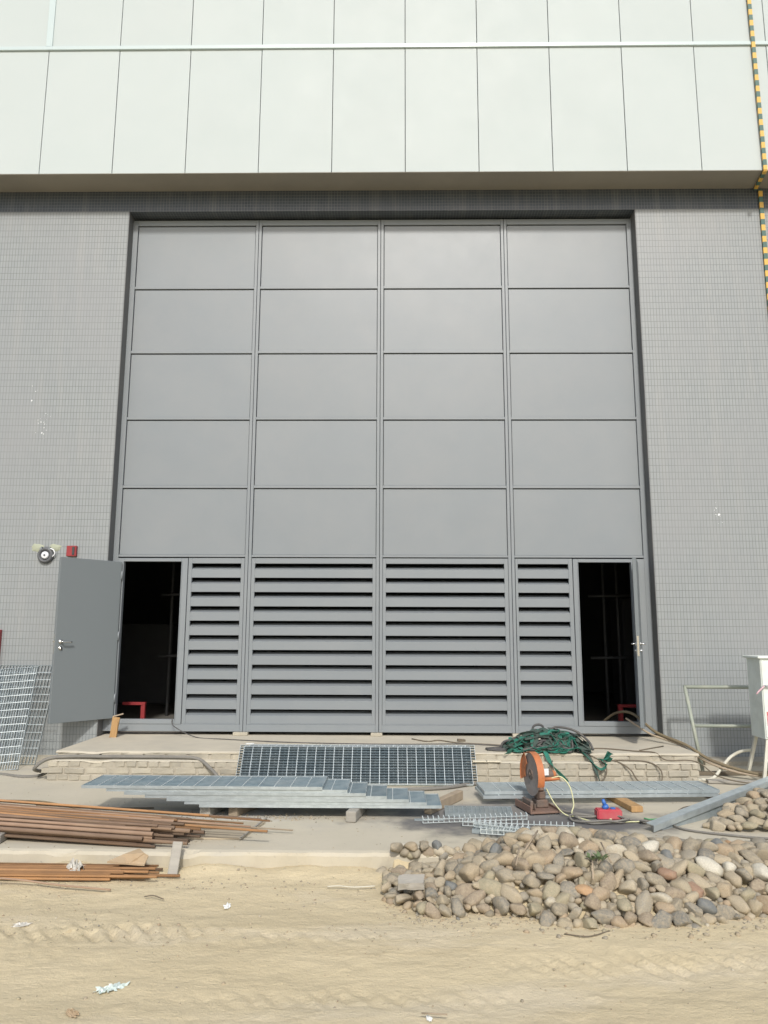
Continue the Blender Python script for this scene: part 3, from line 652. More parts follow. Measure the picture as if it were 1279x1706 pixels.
# bright grating peeking left of the saw
# E: cut offs
def comb(L_, h=0.045, pitch=0.045, nb=1, bar='galvbright'):
    """a narrow strip sawn off a grating: bearing bar(s) with cut cross bars standing off it"""
    bm = bmesh.new()
    for j in range(nb): box(bm, 0, L_, j*0.04, j*0.04+0.004, 0.0, 0.005)
    for j in range(nb): box(bm, 0, L_, j*0.04, j*0.04+0.004, h-0.014, h-0.009)
    a = mesh('bearing_bars', bm, bar)
    bm = bmesh.new(); n = int(L_/pitch)
    for k in range(n+1):
        x = L_*k/n*0.99+0.003; box(bm, x-0.003, x+0.003, 0.0045, 0.045*nb, 0.0, h)
    return a, mesh('cross_rods', bm, bar)
cA, cB = comb(0.92), comb(0.7)
def cutoff(ms, px, py, px2, py2, z0, z1, lab, tilt=0.0):
    p, q = G(px, py, z0), G(px2, py2, z1)
    o = put('grating_offcut', None, None, label=lab, cat='grating offcut', group='sawn grating offcuts'); o.matrix_world = frame_m(p, q-p, (0, math.cos(tilt), math.sin(tilt)))
    put('bearing_bars', ms[0], o); put('cross_rods', ms[1], o, kind='stuff')
cutoff(cA, 704, 1372, 862, 1366, 0.01, 0.02, 'longest comb-like grating offcut, pointing left on the concrete', 0.3)
cutoff(cA, 770, 1376, 905, 1381, 0.01, 0.03, 'comb-like grating offcut crossing under the longest one', 0.2)
cutoff(cB, 790, 1378, 890, 1390, 0.045, 0.06, 'comb-like grating offcut nearest the cobbles', 0.4)
cutoff(cB, 800, 1389, 905, 1396, 0.03, 0.04, 'comb-like grating offcut lying half over the flat piece', 0.1)
gE = grating_meshes(0.62, 0.22, bar='galvdull', pb=0.036, pc=0.05, cross='galvdull')
p = G(786, 1389, 0); grating(gE, frame_m((p.x, p.y, 0.004), (1, -0.28, 0), (0.28, 1, 0)), 'small flat dark grating offcut beside the cobble heap', 'sawn grating offcuts', 'grating_offcut')
gF = grating_meshes(0.6, 0.16, bar='galvdull', pb=0.03, pc=0.04, cross='galvdull')
p = G(741, 1361, 0); grating(gF, frame_m((p.x, p.y, 0.004), (1, -0.04, 0), (0.04, 1, 0.2)), 'small flat grating offcut behind the comb-like ones', 'sawn grating offcuts', 'grating_offcut')
boxobj('flat_bar', (-0.13, 0.13, -0.02, 0.02, 0.002, 0.012), 'galvdull', None, loc=G(715, 1367, 0), rot=(0, 0, 0.02), label='short rusty flat bar under the left tip of the offcuts', cat='steel bar')

# F: galvanised channel propped on the small cobble heap at the right
p0, p1 = G(1090, 1384, 0.02), G(1345, 1283, 0.24)
bm = bmesh.new(); Lf = (p1-p0).length
box(bm, 0, Lf, 0, 0.075, 0.0, 0.006); box(bm, 0, Lf, 0, 0.006, -0.05, -0.0005)
o = put('steel_channel', mesh('steel_channel', bm, 'galv', bevel=0.001), label='long galvanised steel channel propped over the small right-hand stone heap', cat='steel channel')
o.matrix_world = frame_m(p0+Vector((0, 0, 0.035)), p1-p0, (0, 1, 0.15))
bm = bmesh.new(); q0, q1 = Vector((p0.x+0.10, p0.y+0.10, 0.0)), Vector((p1.x+0.02, p1.y+0.06, 0.0))
# upright sheet standing in for the shade under the channel
vsx = [bm.verts.new(v) for v in (q0, q1, p1+Vector((0, 0.06, -0.03)), p0+Vector((0.1, 0.10, 0.03)))]
f = bm.faces.new(vsx); r_ = bmesh.ops.extrude_face_region(bm, geom=[f]); bmesh.ops.translate(bm, verts=[v for v in r_['geom'] if isinstance(v, bmesh.types.BMVert)], vec=(-0.004, 0.004, 0))
put('shade_sheet', mesh('shade_sheet', bm, 'galvdull'), label='thin grey sheet standing in for the shade beneath the galvanised channel', cat='sheet')

# ------------------------------------------------------------------ pipes and rods
def pipe(name, a, b, r, m, lab, grp, cat='pipe', hollow=True, n=10):
    a, b = Vector(a), Vector(b); Lp = (b-a).length
    key = (round(r, 4), m, hollow, n)
    bm = bmesh.new(); tube(bm, [(0, 0, 0), (Lp, 0, 0)], r, n, not hollow)
    if hollow:
        tube(bm, [(Lp, 0, 0), (0, 0, 0)], r*0.8, n, False)
        bm.verts.ensure_lookup_table()
        for e0, e1 in ((0, 3*n), (n, 2*n)):
            for k in range(n):
                try: bm.faces.new((bm.verts[e0+k], bm.verts[e0+(k+1) % n], bm.verts[e1+(n-k-1) % n], bm.verts[e1+(n-k) % n]))
                except Exception: pass
    me_ = bpy.data.meshes.new(name); bmesh.ops.recalc_face_normals(bm, faces=bm.faces); bm.to_mesh(me_); bm.free()
    for pz in me_.polygons: pz.use_smooth = len(pz.vertices) == 4
    me_.materials.append(M[m])
    d = b-a
    return put(name, me_, None, a, (0, -math.asin(d.z/Lp), math.atan2(d.y, d.x)), lab, cat, grp)
# big pile: pipes run off the left edge; right-hand ends uneven
for layer, (cnt, y0, z) in enumerate(((16, 5.945, 0.016), (14, 5.955, 0.043), (13, 5.965, 0.070), (11, 5.985, 0.096), (9, 6.01, 0.120), (7, 6.05, 0.142))):
    for k in range(cnt):
        r = rnd.choice((0.0105, 0.0125, 0.0145, 0.016))
        yr = y0 + k*0.031 + rnd.uniform(-.005, .005)
        yl = yr + 0.68 + rnd.uniform(-.06, .06) + layer*0.0
        xr = -1.53 + rnd.uniform(-.20, .19) + 0.004*k
        if rnd.random() < .12: xr -= 0.35
        m_ = rnd.choice(('rust', 'rust', 'rustpale'))
        pipe('steel_pipe', (-6.6, yl, z+0.105+rnd.uniform(-.003, .003)), (xr, yr, z+rnd.uniform(-.004, .004)), r, m_, ('rusty brown pipe in the bottom layer of the big pile', 'rusty brown pipe in the second layer up of the big pile', 'rusty brown pipe in the middle layer of the big pile', 'rusty brown pipe in the third layer from the top of the big pile', 'rusty brown pipe in the layer below the top of the big pile', 'rusty brown pipe on the very top of the big pile')[layer], 'rusty pipes in the big pile')
# props beneath the pile
for xx, lab in ((-1.9, 'short grey timber under the near end of the pipe pile'), (-3.6, 'short grey timber under the far end of the pipe pile')):
    yy = 6.15 + (-1.6-xx)*0.1
    boxobj('timber_block', (-0.05, 0.05, -0.3, 0.3, 0.002, 0.066), 'greytimber', None, 0.005, loc=(xx-1.0, yy+0.15, 0), rot=(0, 0, 0.1), label=lab, cat='timber', group='timbers under the pipe pile')
# thinner orange rods on and behind the pile
for q in range(30):
    k = q % 13 if q < 13 else q % 9
    yr = (6.06 + 0.03*k if k < 9 else 6.34+0.03*k) + rnd.uniform(-.012, .012); xr = (-0.75 - rnd.random()*0.65 if q < 13 else -1.2-rnd.random()*.9) if k < 9 else -1.75+rnd.random()*0.3
    z = 0.13 - 0.006*k + rnd.uniform(0, .02)
    pipe('steel_rod', (-6.5, yr+(0.74 if k < 9 else .42)+rnd.uniform(-.06, .06), .30 if k < 9 else z+0.10), (xr, yr, 0.105+0.004*k+(0.02+rnd.random()*.012 if q > 12 else 0) if k < 9 else z-0.05), rnd.choice((0.007, 0.008, 0.010)), rnd.choice(('rustorange', 'rustorange', 'rust', 'rustpale')), ('thin orange rusty rod on the back of the pipe pile, long end showing' if q < 13 else ('thin rusty rod on the front of the pipe pile top, ending near the pipe ends' if k < 3 else ('thin rusty rod along the middle of the pipe pile top, ending near the pipe ends' if k < 6 else 'thin rusty rod along the back of the pipe pile top, ending near the pipe ends'))) if k < 9 else 'thin orange rusty rod behind the pipe pile, ending short', 'orange rods on the pipe pile', 'rod', False, 8)
pipe('steel_rod', (-3.2, 6.72, 0.10), (-0.62, 6.40, 0.03), 0.006, 'timber', 'thinnest pale rod reaching farthest right from the pipe pile', None, 'rod', False, 8)
tubeobj('bent_rod', [G(0, 1333, .16), G(70, 1335, .17), G(110, 1343, .15), G(150, 1352, .12), G(205, 1360, .1)], 0.006, 'hosebrown', label='bent brown rod curving over the back of the pipe pile', cat='rod')
tubeobj('thin_rod', [G(60, 1341, .02), G(160, 1346, .01), G(256, 1346, .01)], 0.006, 'cable', sp=2, label='dark thin rod on the concrete behind the pipe pile', cat='rod')
# lower bundle on the sand
for k in range(26):
    row, i = divmod(k, 9)
    yr = 5.60 + i*0.030 + rnd.uniform(-.01, .01); zr = sandz(-2, 5.7)+0.012 + row*0.017
    xr = -1.50 + rnd.uniform(-.30, .05)
    if k == 3: xr = -1.33
    pipe('steel_rod', (-6.4, yr+rnd.uniform(-.03, .1), zr+rnd.uniform(-.003, .01)), (xr, yr, zr+rnd.uniform(-.004, .006)), rnd.choice((0.0075, 0.009, 0.010)), rnd.choice(('rust', 'rustorange', 'rustorange')), ('thin rusty rod lying lowest in the bundle on the sand', 'thin rusty rod in the middle of the bundle on the sand', 'thin rusty rod on top of the bundle on the sand')[row], 'rusty rods in the low bundle', 'rod', False, 8)
tubeobj('bent_rod', [(-3.2, 5.5, -.06), (-2.5, 5.50, -.08), (-2.1, 5.47, -.11), (-1.72, 5.40, -.115)], 0.007, 'rustpale', label='loose bent rod in front of the low bundle on the sand', cat='rod')

# plywood, torn sheet, wood
def poly(name, pts, th, m, **k):
    bm = bmesh.new(); V = [bm.verts.new(p) for p in pts]; f = bm.faces.new(V)
    r_ = bmesh.ops.extrude_face_region(bm, geom=[f]); bmesh.ops.translate(bm, verts=[v for v in r_['geom'] if isinstance(v, bmesh.types.BMVert)], vec=(0, 0, th))
    return put(name, mesh(name, bm, m), **k)
poly('plywood_sheet', [G(232, 1398, .002), G(402, 1399, .002), G(441, 1372, .002), G(300, 1366, .002)], 0.014, 'ply', label='dusty plywood sheet lying beside the ends of the pipe pile', cat='plywood')
poly('plywood_rim', [G(398, 1398, .02), G(401.5, 1397, .02), G(445, 1363, .02), G(442, 1363, .02)], 0.008, 'greytimber', label='dark rim strip along the right edge of the plywood sheet', cat='steel bar')  # strip models the darker rim of the plywood
rs = [G(178, 1438, -.02), G(205, 1426, .0), G(232, 1416, .03), G(240, 1424, .02), G(247, 1428, .0), G(240, 1443, -.05), G(215, 1441, -.05)]
poly('torn_sheet', [v for v in rs], 0.012, 'card', label='torn brown fibre sheet leaning on the kerb behind the rod bundle', cat='sheet')
bm = bmesh.new(); box(bm, -0.035, 0.035, -0.022, 0.022, 0.0, 0.235)
pp = G(287, 1459, -.12); put('wood_offcut', mesh('wood_offcut', bm, 'greytimber', bevel=0.004), None, pp, (-0.62, 0.05, 0.12), label='short grey wood offcut propped against the kerb', cat='timber')
bm = bmesh.new(); box(bm, -0.045, 0.04, -0.03, 0.03, 0.0, 0.245); bmesh.ops.subdivide_edges(bm, edges=bm.edges[:], cuts=2)
for v in bm.verts: v.co += Vector((rnd.uniform(-.006, .006), rnd.uniform(-.006, .006), rnd.uniform(-.004, .004)))
put('wood_billet', mesh('wood_billet', bm, 'orangewood'), None, (-3.36, 9.78, 0.305), (0.05, 0.12, 0.3), label='split orange-brown billet standing against the left door leaf', cat='wood')
bm = bmesh.new(); box(bm, -0.01, 0.12, -0.02, 0.02, 0, 0.015); put('wood_chip', mesh('wood_chip', bm, 'timber', bevel=0.003), None, (-3.36, 9.77, 0.552), (0, -0.25, 0.2), label='flat grey chip of wood lying on top of the billet', cat='wood')
boxobj('loose_brick', (-0.12, 0.12, -0.05, 0.05, 0.0, 0.05), 'brick', None, 0.006, loc=(0.30, 8.83, 0.304), rot=(0, 0, 0.05), label='loose grey brick lying on the landing edge behind the gratings', cat='brick')
boxobj('pale_tile', (-0.075, 0.075, -0.05, 0.05, 0, 0.014), 'paletile', None, 0.002, loc=(1.13, 8.585, .2225), rot=(0.0, 0, 0.05), label='pale cream tile on the step, left of two', cat='tile', group='two cream tiles on the step')
boxobj('pale_tile', (-0.075, 0.075, -0.05, 0.05, 0, 0.014), 'paletile', None, 0.002, loc=(1.29, 8.588, .2225), rot=(0.0, 0, -0.05), label='pale cream tile on the step, right of two', cat='tile', group='two cream tiles on the step')

# ------------------------------------------------------------------ fixtures on the left wall
LP = thing('wall_alarm', 'round grey wall alarm with white centre, above the left door leaf', 'alarm', (-4.418, 9.85, 2.615))
bm = bmesh.new()
ring = [(0.105, 0.0), (0.108, -0.02), (0.10, -0.045), (0.082, -0.055), (0.07, -0.048), (0.066, -0.03), (0.04, -0.028), (0.0, -0.028)]
def lathe(bm, pr, n=40):
    R_ = []
    for r, y in pr: R_.append([bm.verts.new((r*math.cos(2*PI*k/n), y, r*math.sin(2*PI*k/n))) for k in range(n)] if r > 1e-6 else [bm.verts.new((0, y, 0))])
    for i in range(len(R_)-1):
        for k in range(n):
            a, b = R_[i], R_[i+1]
            if len(b) == 1: bm.faces.new((a[k], a[(k+1) % n], b[0]))
            elif len(a) == 1: bm.faces.new((a[0], b[(k+1) % n], b[k]))
            else: bm.faces.new((a[k], a[(k+1) % n], b[(k+1) % n], b[k]))
lathe(bm, ring); put('housing', mesh('housing', bm, 'darkgrey', smooth=True), LP)
bm = bmesh.new(); lathe(bm, [(0.048, -0.03), (0.047, -0.05), (0.036, -0.056), (0.0, -0.058)]); put('white_dial', mesh('white_dial', bm, 'sticker', smooth=True), LP)
bm = bmesh.new(); lathe(bm, [(0.015, -0.0575), (0.013, -0.062), (0.0, -0.063)]); put('centre_boss', mesh('centre_boss', bm, 'darkgrey', smooth=True), LP)
bm = bmesh.new(); box(bm, -0.085, 0.085, -0.028, -0.002, 0.075, 0.095); box(bm, -0.06, -0.045, -0.05, -0.002, 0.06, 0.11); box(bm, 0.045, 0.06, -0.05, -0.002, 0.06, 0.11)
put('bracket', mesh('bracket', bm, 'steel', bevel=0.002), LP)
bm = bmesh.new(); tube(bm, spline([(0.05, -0.03, 0.09), (0.11, -0.05, 0.07), (0.13, -0.045, 0.02), (0.10, -0.04, -0.02)], 6), 0.008, 8); put('cable_loop', mesh('cable_loop', bm, 'sticker', smooth=True), LP)
def smear(x, z, rx, rz, lab, seed):
    bm = bmesh.new(); n = 28; c = bm.verts.new((0, -0.012, 0)); ringv = []; ring2 = []
    for k in range(n):
        a = 2*PI*k/n; rr = 1+0.35*noise.noise(Vector((math.cos(a)*1.8+seed, math.sin(a)*1.8, 0)))
        ringv.append(bm.verts.new((rx*rr*math.cos(a), 0.0, rz*rr*math.sin(a)))); ring2.append(bm.verts.new((rx*rr*.7*math.cos(a), -0.011, rz*rr*.7*math.sin(a))))
    for k in range(n):
        q = (k+1) % n; bm.faces.new((ringv[k], ringv[q], ring2[q], ring2[k])); bm.faces.new((ring2[k], ring2[q], c))
    put('foam_patch', mesh('foam_patch', bm, 'foam', smooth=True), None, (x, 9.8495, z), label=lab, cat='foam patch')
smear(-4.54, 2.715, 0.085, 0.055, 'yellowish foam patch on the tiles, upper left of the round alarm', 1)
smear(-4.31, 2.72, 0.08, 0.05, 'yellowish foam patch on the tiles, upper right of the round alarm', 5)
RB = thing('alarm_box', 'small red alarm call box on the tiles, half behind the left door leaf', 'alarm box', (-4.07, 9.85, 2.60))
bm = bmesh.new(); box(bm, -0.065, 0.065, -0.05, -0.001, 0.0, 0.14); put('body', mesh('body', bm, 'red', bevel=0.006), RB)
bm = bmesh.new(); box(bm, 0.015, 0.045, -0.058, -0.0505, 0.02, 0.125); put('face_strip', mesh('face_strip', bm, 'joint'), RB)
boxobj('red_box', (-0.3, 0.035, -0.06, -0.002, 0, 0.50), 'red', None, 0.004, loc=(-4.955, 9.85, 1.14), label='dark red box edge on the tiled wall at the left edge of view', cat='red box')

# things seen dimly through the doorways
for lab, x0, x1, xv in (('dark red pipe rail just inside the left doorway', -3.6, -3.28, -3.28), ('dark red pipe rail just inside the right doorway', 3.30, 3.75, 3.30)):
    t_ = thing('red_rail', lab, 'rail', (xv, 10.75, 0.28))
    bm = bmesh.new(); box(bm, x0-xv, x1-xv, -0.03, 0.03, 0.33, 0.37); put('top_bar', mesh('top_bar', bm, 'red', bevel=0.004), t_)
    bm = bmesh.new(); s_ = -1 if xv < 0 else 1; box(bm, min(0.002, s_*.06)+0.0, max(-0.002, s_*.06), -0.031, 0.031, 0.0, 0.329); put('leg', mesh('leg', bm, 'red', bevel=0.004), t_)
for lab, x, y, dx in (('scaffold pole standing in the dark behind the left doorway', -3.5, 12.5, 0.16), ('scaffold poles standing in the dark behind the right doorway', 3.75, 12.5, 0.36)):
    t_ = thing('scaffold_pole', lab, 'scaffold', (x, y, 0.28))
    for q in ((0,) if x < 0 else (-0.1, 0.12)):
        bm = bmesh.new(); tube(bm, [(q, 0, 0), (q, 0, 3.4)], 0.024, 10); put('pole', mesh('pole', bm, 'dimsteel', smooth=True), t_)
    for zz in (0.95, 1.95):
        bm = bmesh.new(); tube(bm, [(-dx, -0.05, zz), (dx, -0.05, zz+0.01)], 0.022, 8); put('ledger', mesh('ledger', bm, 'dimsteel', smooth=True), t_)

# ------------------------------------------------------------------ right side: hand rail, cabinet, pipe
H = thing('hand_rail', 'grey-green tubular rail frame leaning on the right tiled wall', 'rail', (3.72, 9.15, 0))
def rr(name, a, b, r=0.021): bm = bmesh.new(); tube(bm, [Vector(a)-Vector((3.72, 9.15, 0)), Vector(b)-Vector((3.72, 9.15, 0))], r, 12); put(name, mesh(name, bm, 'railpaint', smooth=True), H)
foot = G(1173, 1290, 0.0); foot.y = 9.1; foot.x = 3.77; foot.z = 0.045
tl = Vector((3.70, 9.32, 0.985)); ml = tl.lerp(foot, 0.47)
rr('post', foot, tl); rr('top_rail', tl+Vector((-.01, 0, 0)), tl+Vector((1.6, 0, 0.0))); rr('mid_rail', ml+Vector((0.02, 0, 0)), ml+Vector((1.6, 0, 0.0)), 0.019); rr('post', foot+Vector((1.6, 0, 0)), tl+Vector((1.6, 0, 0)))

K = thing('control_cabinet', 'grubby white metal cabinet on angled legs at the right edge', 'cabinet', (4.52, 8.75, 0), 0.0)
def kp(name, b, m='cabinet', bev=0.004, **k): return boxobj(name, b, m, K, bev, **k)
kz0, kz1 = 0.475, 1.345
kp('body', (-0.245, 0.45, -0.16, 0.16, kz0, kz1))
kp('roof', (-0.275, 0.48, -0.19, 0.19, kz1, kz1+0.028), bev=0.006)
kp('door', (-0.055, 0.43, -0.175, -0.161, kz0+0.02, kz1-0.02), bev=0.003)
kp('side_panel', (-0.235, -0.062, -0.170, -0.161, kz0+0.02, kz1-0.02), bev=0.003)
bm = bmesh.new(); tube(bm, [(-0.24, -0.20, 1.05), (-0.09, -0.20, 1.04)], 0.009, 8); tube(bm, [(-0.2, -0.17, 1.05), (-0.2, -0.205, 1.05)], 0.012, 8); put('latch_handle', mesh('latch_handle', bm, 'chrome', smooth=True), K)
kp('keyhole', (-0.10, -0.088, -0.1735, -0.1705, 0.92, 0.955), 'joint', 0)
kp('red_streak', (-0.215, -0.19, -0.1725, -0.1705, 0.62, 0.77), 'redpaint', 0)
bm = bmesh.new()
for q in range(5): tube(bm, spline([(-0.235, -0.20, 1.05), (-0.26-0.012*q, -0.215, 1.03-0.01*q), (-0.29-0.01*q, -0.21, 1.01-0.012*q)], 3), 0.009, 5)
put('rag', mesh('rag', bm, 'pink', smooth=True), K)
for (a, b) in (((-0.21, -0.13, kz0), (-0.33, -0.22, 0.0)), ((0.14, -0.13, kz0), (0.02, 0.02, 0.12)), ((0.40, -0.13, kz0), (0.52, -0.22, 0)), ((-0.21, 0.13, kz0), (-0.30, 0.22, 0.02)), ((0.40, 0.13, kz0), (0.5, 0.22, 0.02))):
    bm = bmesh.new(); a_, b_ = Vector(a), Vector(b); tube(bm, [a_, b_], 0.023, 4); put('leg', mesh('leg', bm, 'whitepipe'), K)
bm = bmesh.new(); tube(bm, [(-0.27, -0.17, 0.245), (0.47, -0.17, 0.235)], 0.02, 4); put('cross_brace', mesh('cross_brace', bm, 'whitepipe'), K)
tubeobj('white_pipe', [G(1150, 1296, .03), G(1168, 1299, .02), G(1188, 1296, .02), G(1202, 1279, .12), G(1216, 1262, .22), G(1234, 1252, .27), G(1256, 1249, .28)], 0.018, 'whitepipe', label='bent white plastic pipe curving from the ground to the cabinet legs', cat='pipe')
# low broken kerb and planks at the foot of the wall on the right
bm = bmesh.new(); box(bm, 3.95, 9.0, 9.45, 9.84, 0.0, 0.10); bmesh.ops.subdivide_edges(bm, edges=bm.edges[:], cuts=3)
for v in bm.verts: v.co += Vector((0, noise.noise(v.co*3)*.05, noise.noise(v.co*4+Vector((3, 0, 0)))*.02))
put('wall_footing', mesh('wall_footing', bm, 'mortar'), label='rough mortar footing along the foot of the right tiled wall', cat='footing')
boxobj('long_plank', (0, 3.2, -0.05, 0.05, 0.0, 0.03), 'greytimber', None, 0.003, loc=(3.62, 8.62, 0.012), rot=(0, 0, -0.11), label='long grey plank on the ground from the steps to the right edge', cat='timber')
boxobj('dark_plank', (0, 1.2, -0.04, 0.04, 0.0, 0.035), 'cable', None, 0.003, loc=(3.60, 8.98, 0.03), rot=(0, 0, 0.03), label='dark plank on the ground between rail and cabinet', cat='timber')

# ------------------------------------------------------------------ chop saw
saw_o = G(893, 1351, 0); saw_o = Vector((1.50, 7.27, 0))
SW = thing('cutoff_saw', 'worn orange chop saw with a large grey cutting disc', 'chop saw', saw_o, math.radians(13))
bm = bmesh.new(); box(bm, -0.12, 0.17, -0.17, 0.20, 0.012, 0.03); box(bm, -0.12, -0.105, -0.17, 0.20, 0.03, 0.075); box(bm, 0.155, 0.17, -0.17, 0.20, 0.03, 0.05); put('base_plate', mesh('base_plate', bm, 'brownplate', bevel=0.003), SW)
for a, b in ((-0.10, -0.15), (0.13, -0.15), (-0.10, 0.17), (0.13, 0.17)):
    bm = bmesh.new(); cyl(bm, (a, b, 0), (a, b, 0.0115), 0.02, n=12); put('foot', mesh('foot', bm, 'black'), SW)
bm = bmesh.new(); box(bm, -0.09, -0.06, -0.10, 0.10, 0.0305, 0.11); box(bm, -0.058, -0.045, -0.12, 0.0, 0.0305, 0.09); put('vise', mesh('vise', bm, 'castiron', bevel=0.006), SW)
bm = bmesh.new(); box(bm, 0.0, 0.12, -0.03, 0.09, 0.031, 0.10); box(bm, 0.015, 0.105, 0.0, 0.07, 0.10, 0.17); put('pivot_post', mesh('pivot_post', bm, 'castiron', bevel=0.008), SW)
bm = bmesh.new(); box(bm, 0.02, 0.085, -0.045, 0.035, 0.171, 0.27, Matrix.Rotation(-0.15, 4, 'X')); put('arm', mesh('arm', bm, 'brownplate', bevel=0.01), SW)
CZ = 0.325
bm = bmesh.new()
def discx(bm, x0, x1, r, n=56, c=(0, CZ)):
    tube(bm, [(x0, c[0], c[1]), (x1, c[0], c[1])], r, n)
discx(bm, -0.036, -0.030, 0.188); put('cutting_disc', mesh('cutting_disc', bm, 'disc'), SW)
bm = bmesh.new(); discx(bm, -0.046, -0.0365, 0.045, 24); discx(bm, -0.058, -0.0465, 0.015, 8); put('flange', mesh('flange', bm, 'castiron'), SW)
def arc_shell(bm, a0, a1, r, x0, x1, t=0.004, n=28, inner=0.13):
    """guard: curved rim band plus the side cheek on the motor side"""
    prev = None
    for k in range(n+1):
        a = math.radians(a0+(a1-a0)*k/n); c, s = math.cos(a), math.sin(a)
        ring_ = [bm.verts.new((x, c*q, CZ+s*q)) for x, q in ((x0, r), (x1, r), (x1, inner), (x1-t, inner), (x1-t, r-t), (x0, r-t))]
        if prev:
            for j in range(6): bm.faces.new((prev[j], ring_[j], ring_[(j+1) % 6], prev[(j+1) % 6]))
        else: bm.faces.new(ring_)
        prev = ring_
    bm.faces.new(prev[::-1])
bm = bmesh.new(); arc_shell(bm, 62, 205, 0.20, -0.052, 0.012); put('blade_guard', mesh('blade_guard', bm, 'orange', smooth=False), SW)
bm = bmesh.new(); arc_shell(bm, -20, 60, 0.205, -0.062, -0.05, inner=0.10); put('rear_guard', mesh('rear_guard', bm, 'orange'), SW)
bm = bmesh.new(); cyl(bm, (0.0135, 0, CZ-0.01), (0.05, 0, CZ-0.01), 0.055); cyl(bm, (0.05, 0, CZ-0.01), (0.17, 0, CZ-0.01), 0.046, 0.043); put('motor', mesh('motor', bm, 'castiron', smooth=False), SW)
bm = bmesh.new(); cyl(bm, (0.17, 0, CZ-0.01), (0.20, 0, CZ-0.01), 0.044, 0.032); put('motor_cap', mesh('motor_cap', bm, 'orange'), SW)
bm = bmesh.new(); box(bm, 0.06, 0.115, -0.056, -0.05, CZ-0.005, CZ+0.055); put('sticker', mesh('sticker', bm, 'sticker'), SW)
bm = bmesh.new(); box(bm, 0.045, 0.0595, -0.056, -0.05, CZ-0.01, CZ+0.06); put('sticker_band', mesh('sticker_band', bm, 'blue'), SW)
bm = bmesh.new(); tube(bm, spline([(0.05, -0.05, CZ-0.04), (0.11, -0.10, CZ-0.03), (0.19, -0.12, CZ-0.02)], 4), 0.018, 10); put('handle', mesh('handle', bm, 'orange', smooth=True), SW)

# red socket box with blue plug
bx = Vector((2.09, 6.99, 0))
XB = thing('socket_box', 'faded red extension socket box with a blue plug in it', 'socket box', bx, 0.03)
bm = bmesh.new(); box(bm, -0.11, 0.11, -0.05, 0.06, 0.0, 0.085); put('body', mesh('body', bm, 'redbox', bevel=0.01, seg=2), XB)
bm = bmesh.new(); cyl(bm, (-0.02, 0.0, 0.0855), (-0.03, 0.005, 0.115), 0.03, 0.028, 14); tube(bm, [(-0.028, 0, 0.113), (-0.045, 0.0, 0.165)], [0.02, 0.012], 10); put('plug', mesh('plug', bm, 'blue', smooth=True), XB)
bm = bmesh.new(); cyl(bm, (0.04, 0.0, 0.0855), (0.04, 0.0, 0.094), 0.024, n=16); put('socket', mesh('socket', bm, 'blue'), XB)

# ------------------------------------------------------------------ hoses and cables
tubeobj('grey_hose', [G(-60, 1286, .02), G(0, 1290, .02), G(35, 1294, .02), G(63, 1293, .02), G(76, 1286, .04), Vector((-3.74, 8.50, .13)), Vector((-3.62, 8.54, .23)), Vector((-3.40, 8.60, .248)), Vector((-2.9, 8.61, .247)), Vector((-2.3, 8.62, .245)),
        Vector((-1.98, 8.58, .238)), Vector((-1.80, 8.48, .15)), Vector((-1.62, 8.38, .03)), Vector((-1.3, 8.2, .02)), Vector((-0.4, 8.05, .02)), Vector((0.6, 8.15, .02)), Vector((1.06, 8.42, .022)), Vector((1.3, 8.36, .02)),
        Vector((1.7, 8.30, .02)), Vector((2.4, 8.40, .02)), Vector((3.1, 8.46, .02)), Vector((3.55, 8.44, .02))], 0.019, 'hosegrey', label='thick grey hose running along the brick steps and the ground', cat='hose')
door_y = 10.0
tubeobj('brown_hose', [(3.05, 11.0, .3), (3.0, 10.5, .42), (3.12, 10.25, .58), (3.27, 10.0, .60), (3.42, 9.6, .42), (3.62, 9.2, .33), (3.80, 8.95, .20), (4.1, 8.75, .11), (4.5, 8.6, .06), (5.2, 8.5, .05), (6.2, 8.5, .05)], 0.018, 'hosebrown', label='muddy brown hose coming out of the right doorway down to the ground', cat='hose')
tubeobj('yellow_hose', [(3.16, 9.93, .55), (3.25, 9.8, .48), (3.37, 9.60, .39), (3.6, 9.3, .31), (3.8, 8.95, .16), (4.2, 8.7, .07), (5.0, 8.45, .05), (6.0, 8.4, .05)], 0.013, 'timber', label='pale dusty hose lying beside the brown one by the right doorway', cat='hose')
tubeobj('thin_cable', [(-2.72, 10.2, .42), (-2.68, 9.99, .50), (-2.62, 9.90, .42), (-2.3, 9.75, .312), (-1.9, 9.6, .309), (-1.0, 9.35, .309), (0.1, 9.25, .309), (1.0, 9.3, .309), (1.5, 9.15, .309)], 0.006, 'cableblack', label='thin dark cable trailing from the left doorway across the landing', cat='cable')
tubeobj('thin_cable', [(0.42, 9.72, .309), (0.6, 9.5, .309), (0.75, 9.6, .309), (0.95, 9.4, .309), (1.25, 9.3, .309), (1.7, 9.1, .31)], 0.008, 'cable', label='short dark cable lying wavy on the landing', cat='cable')
tubeobj('brown_cable', [(2.35, 8.95, .31), (2.6, 9.0, .31), (2.9, 8.82, .31), (3.1, 8.72, .308), (3.2, 8.64, .24), (3.5, 8.60, .235), (3.75, 8.5, .08), (4.3, 8.4, .02), (5.3, 8.2, .02)], 0.007, 'cable', label='brown cable from the strap heap to the right along the step', cat='cable')
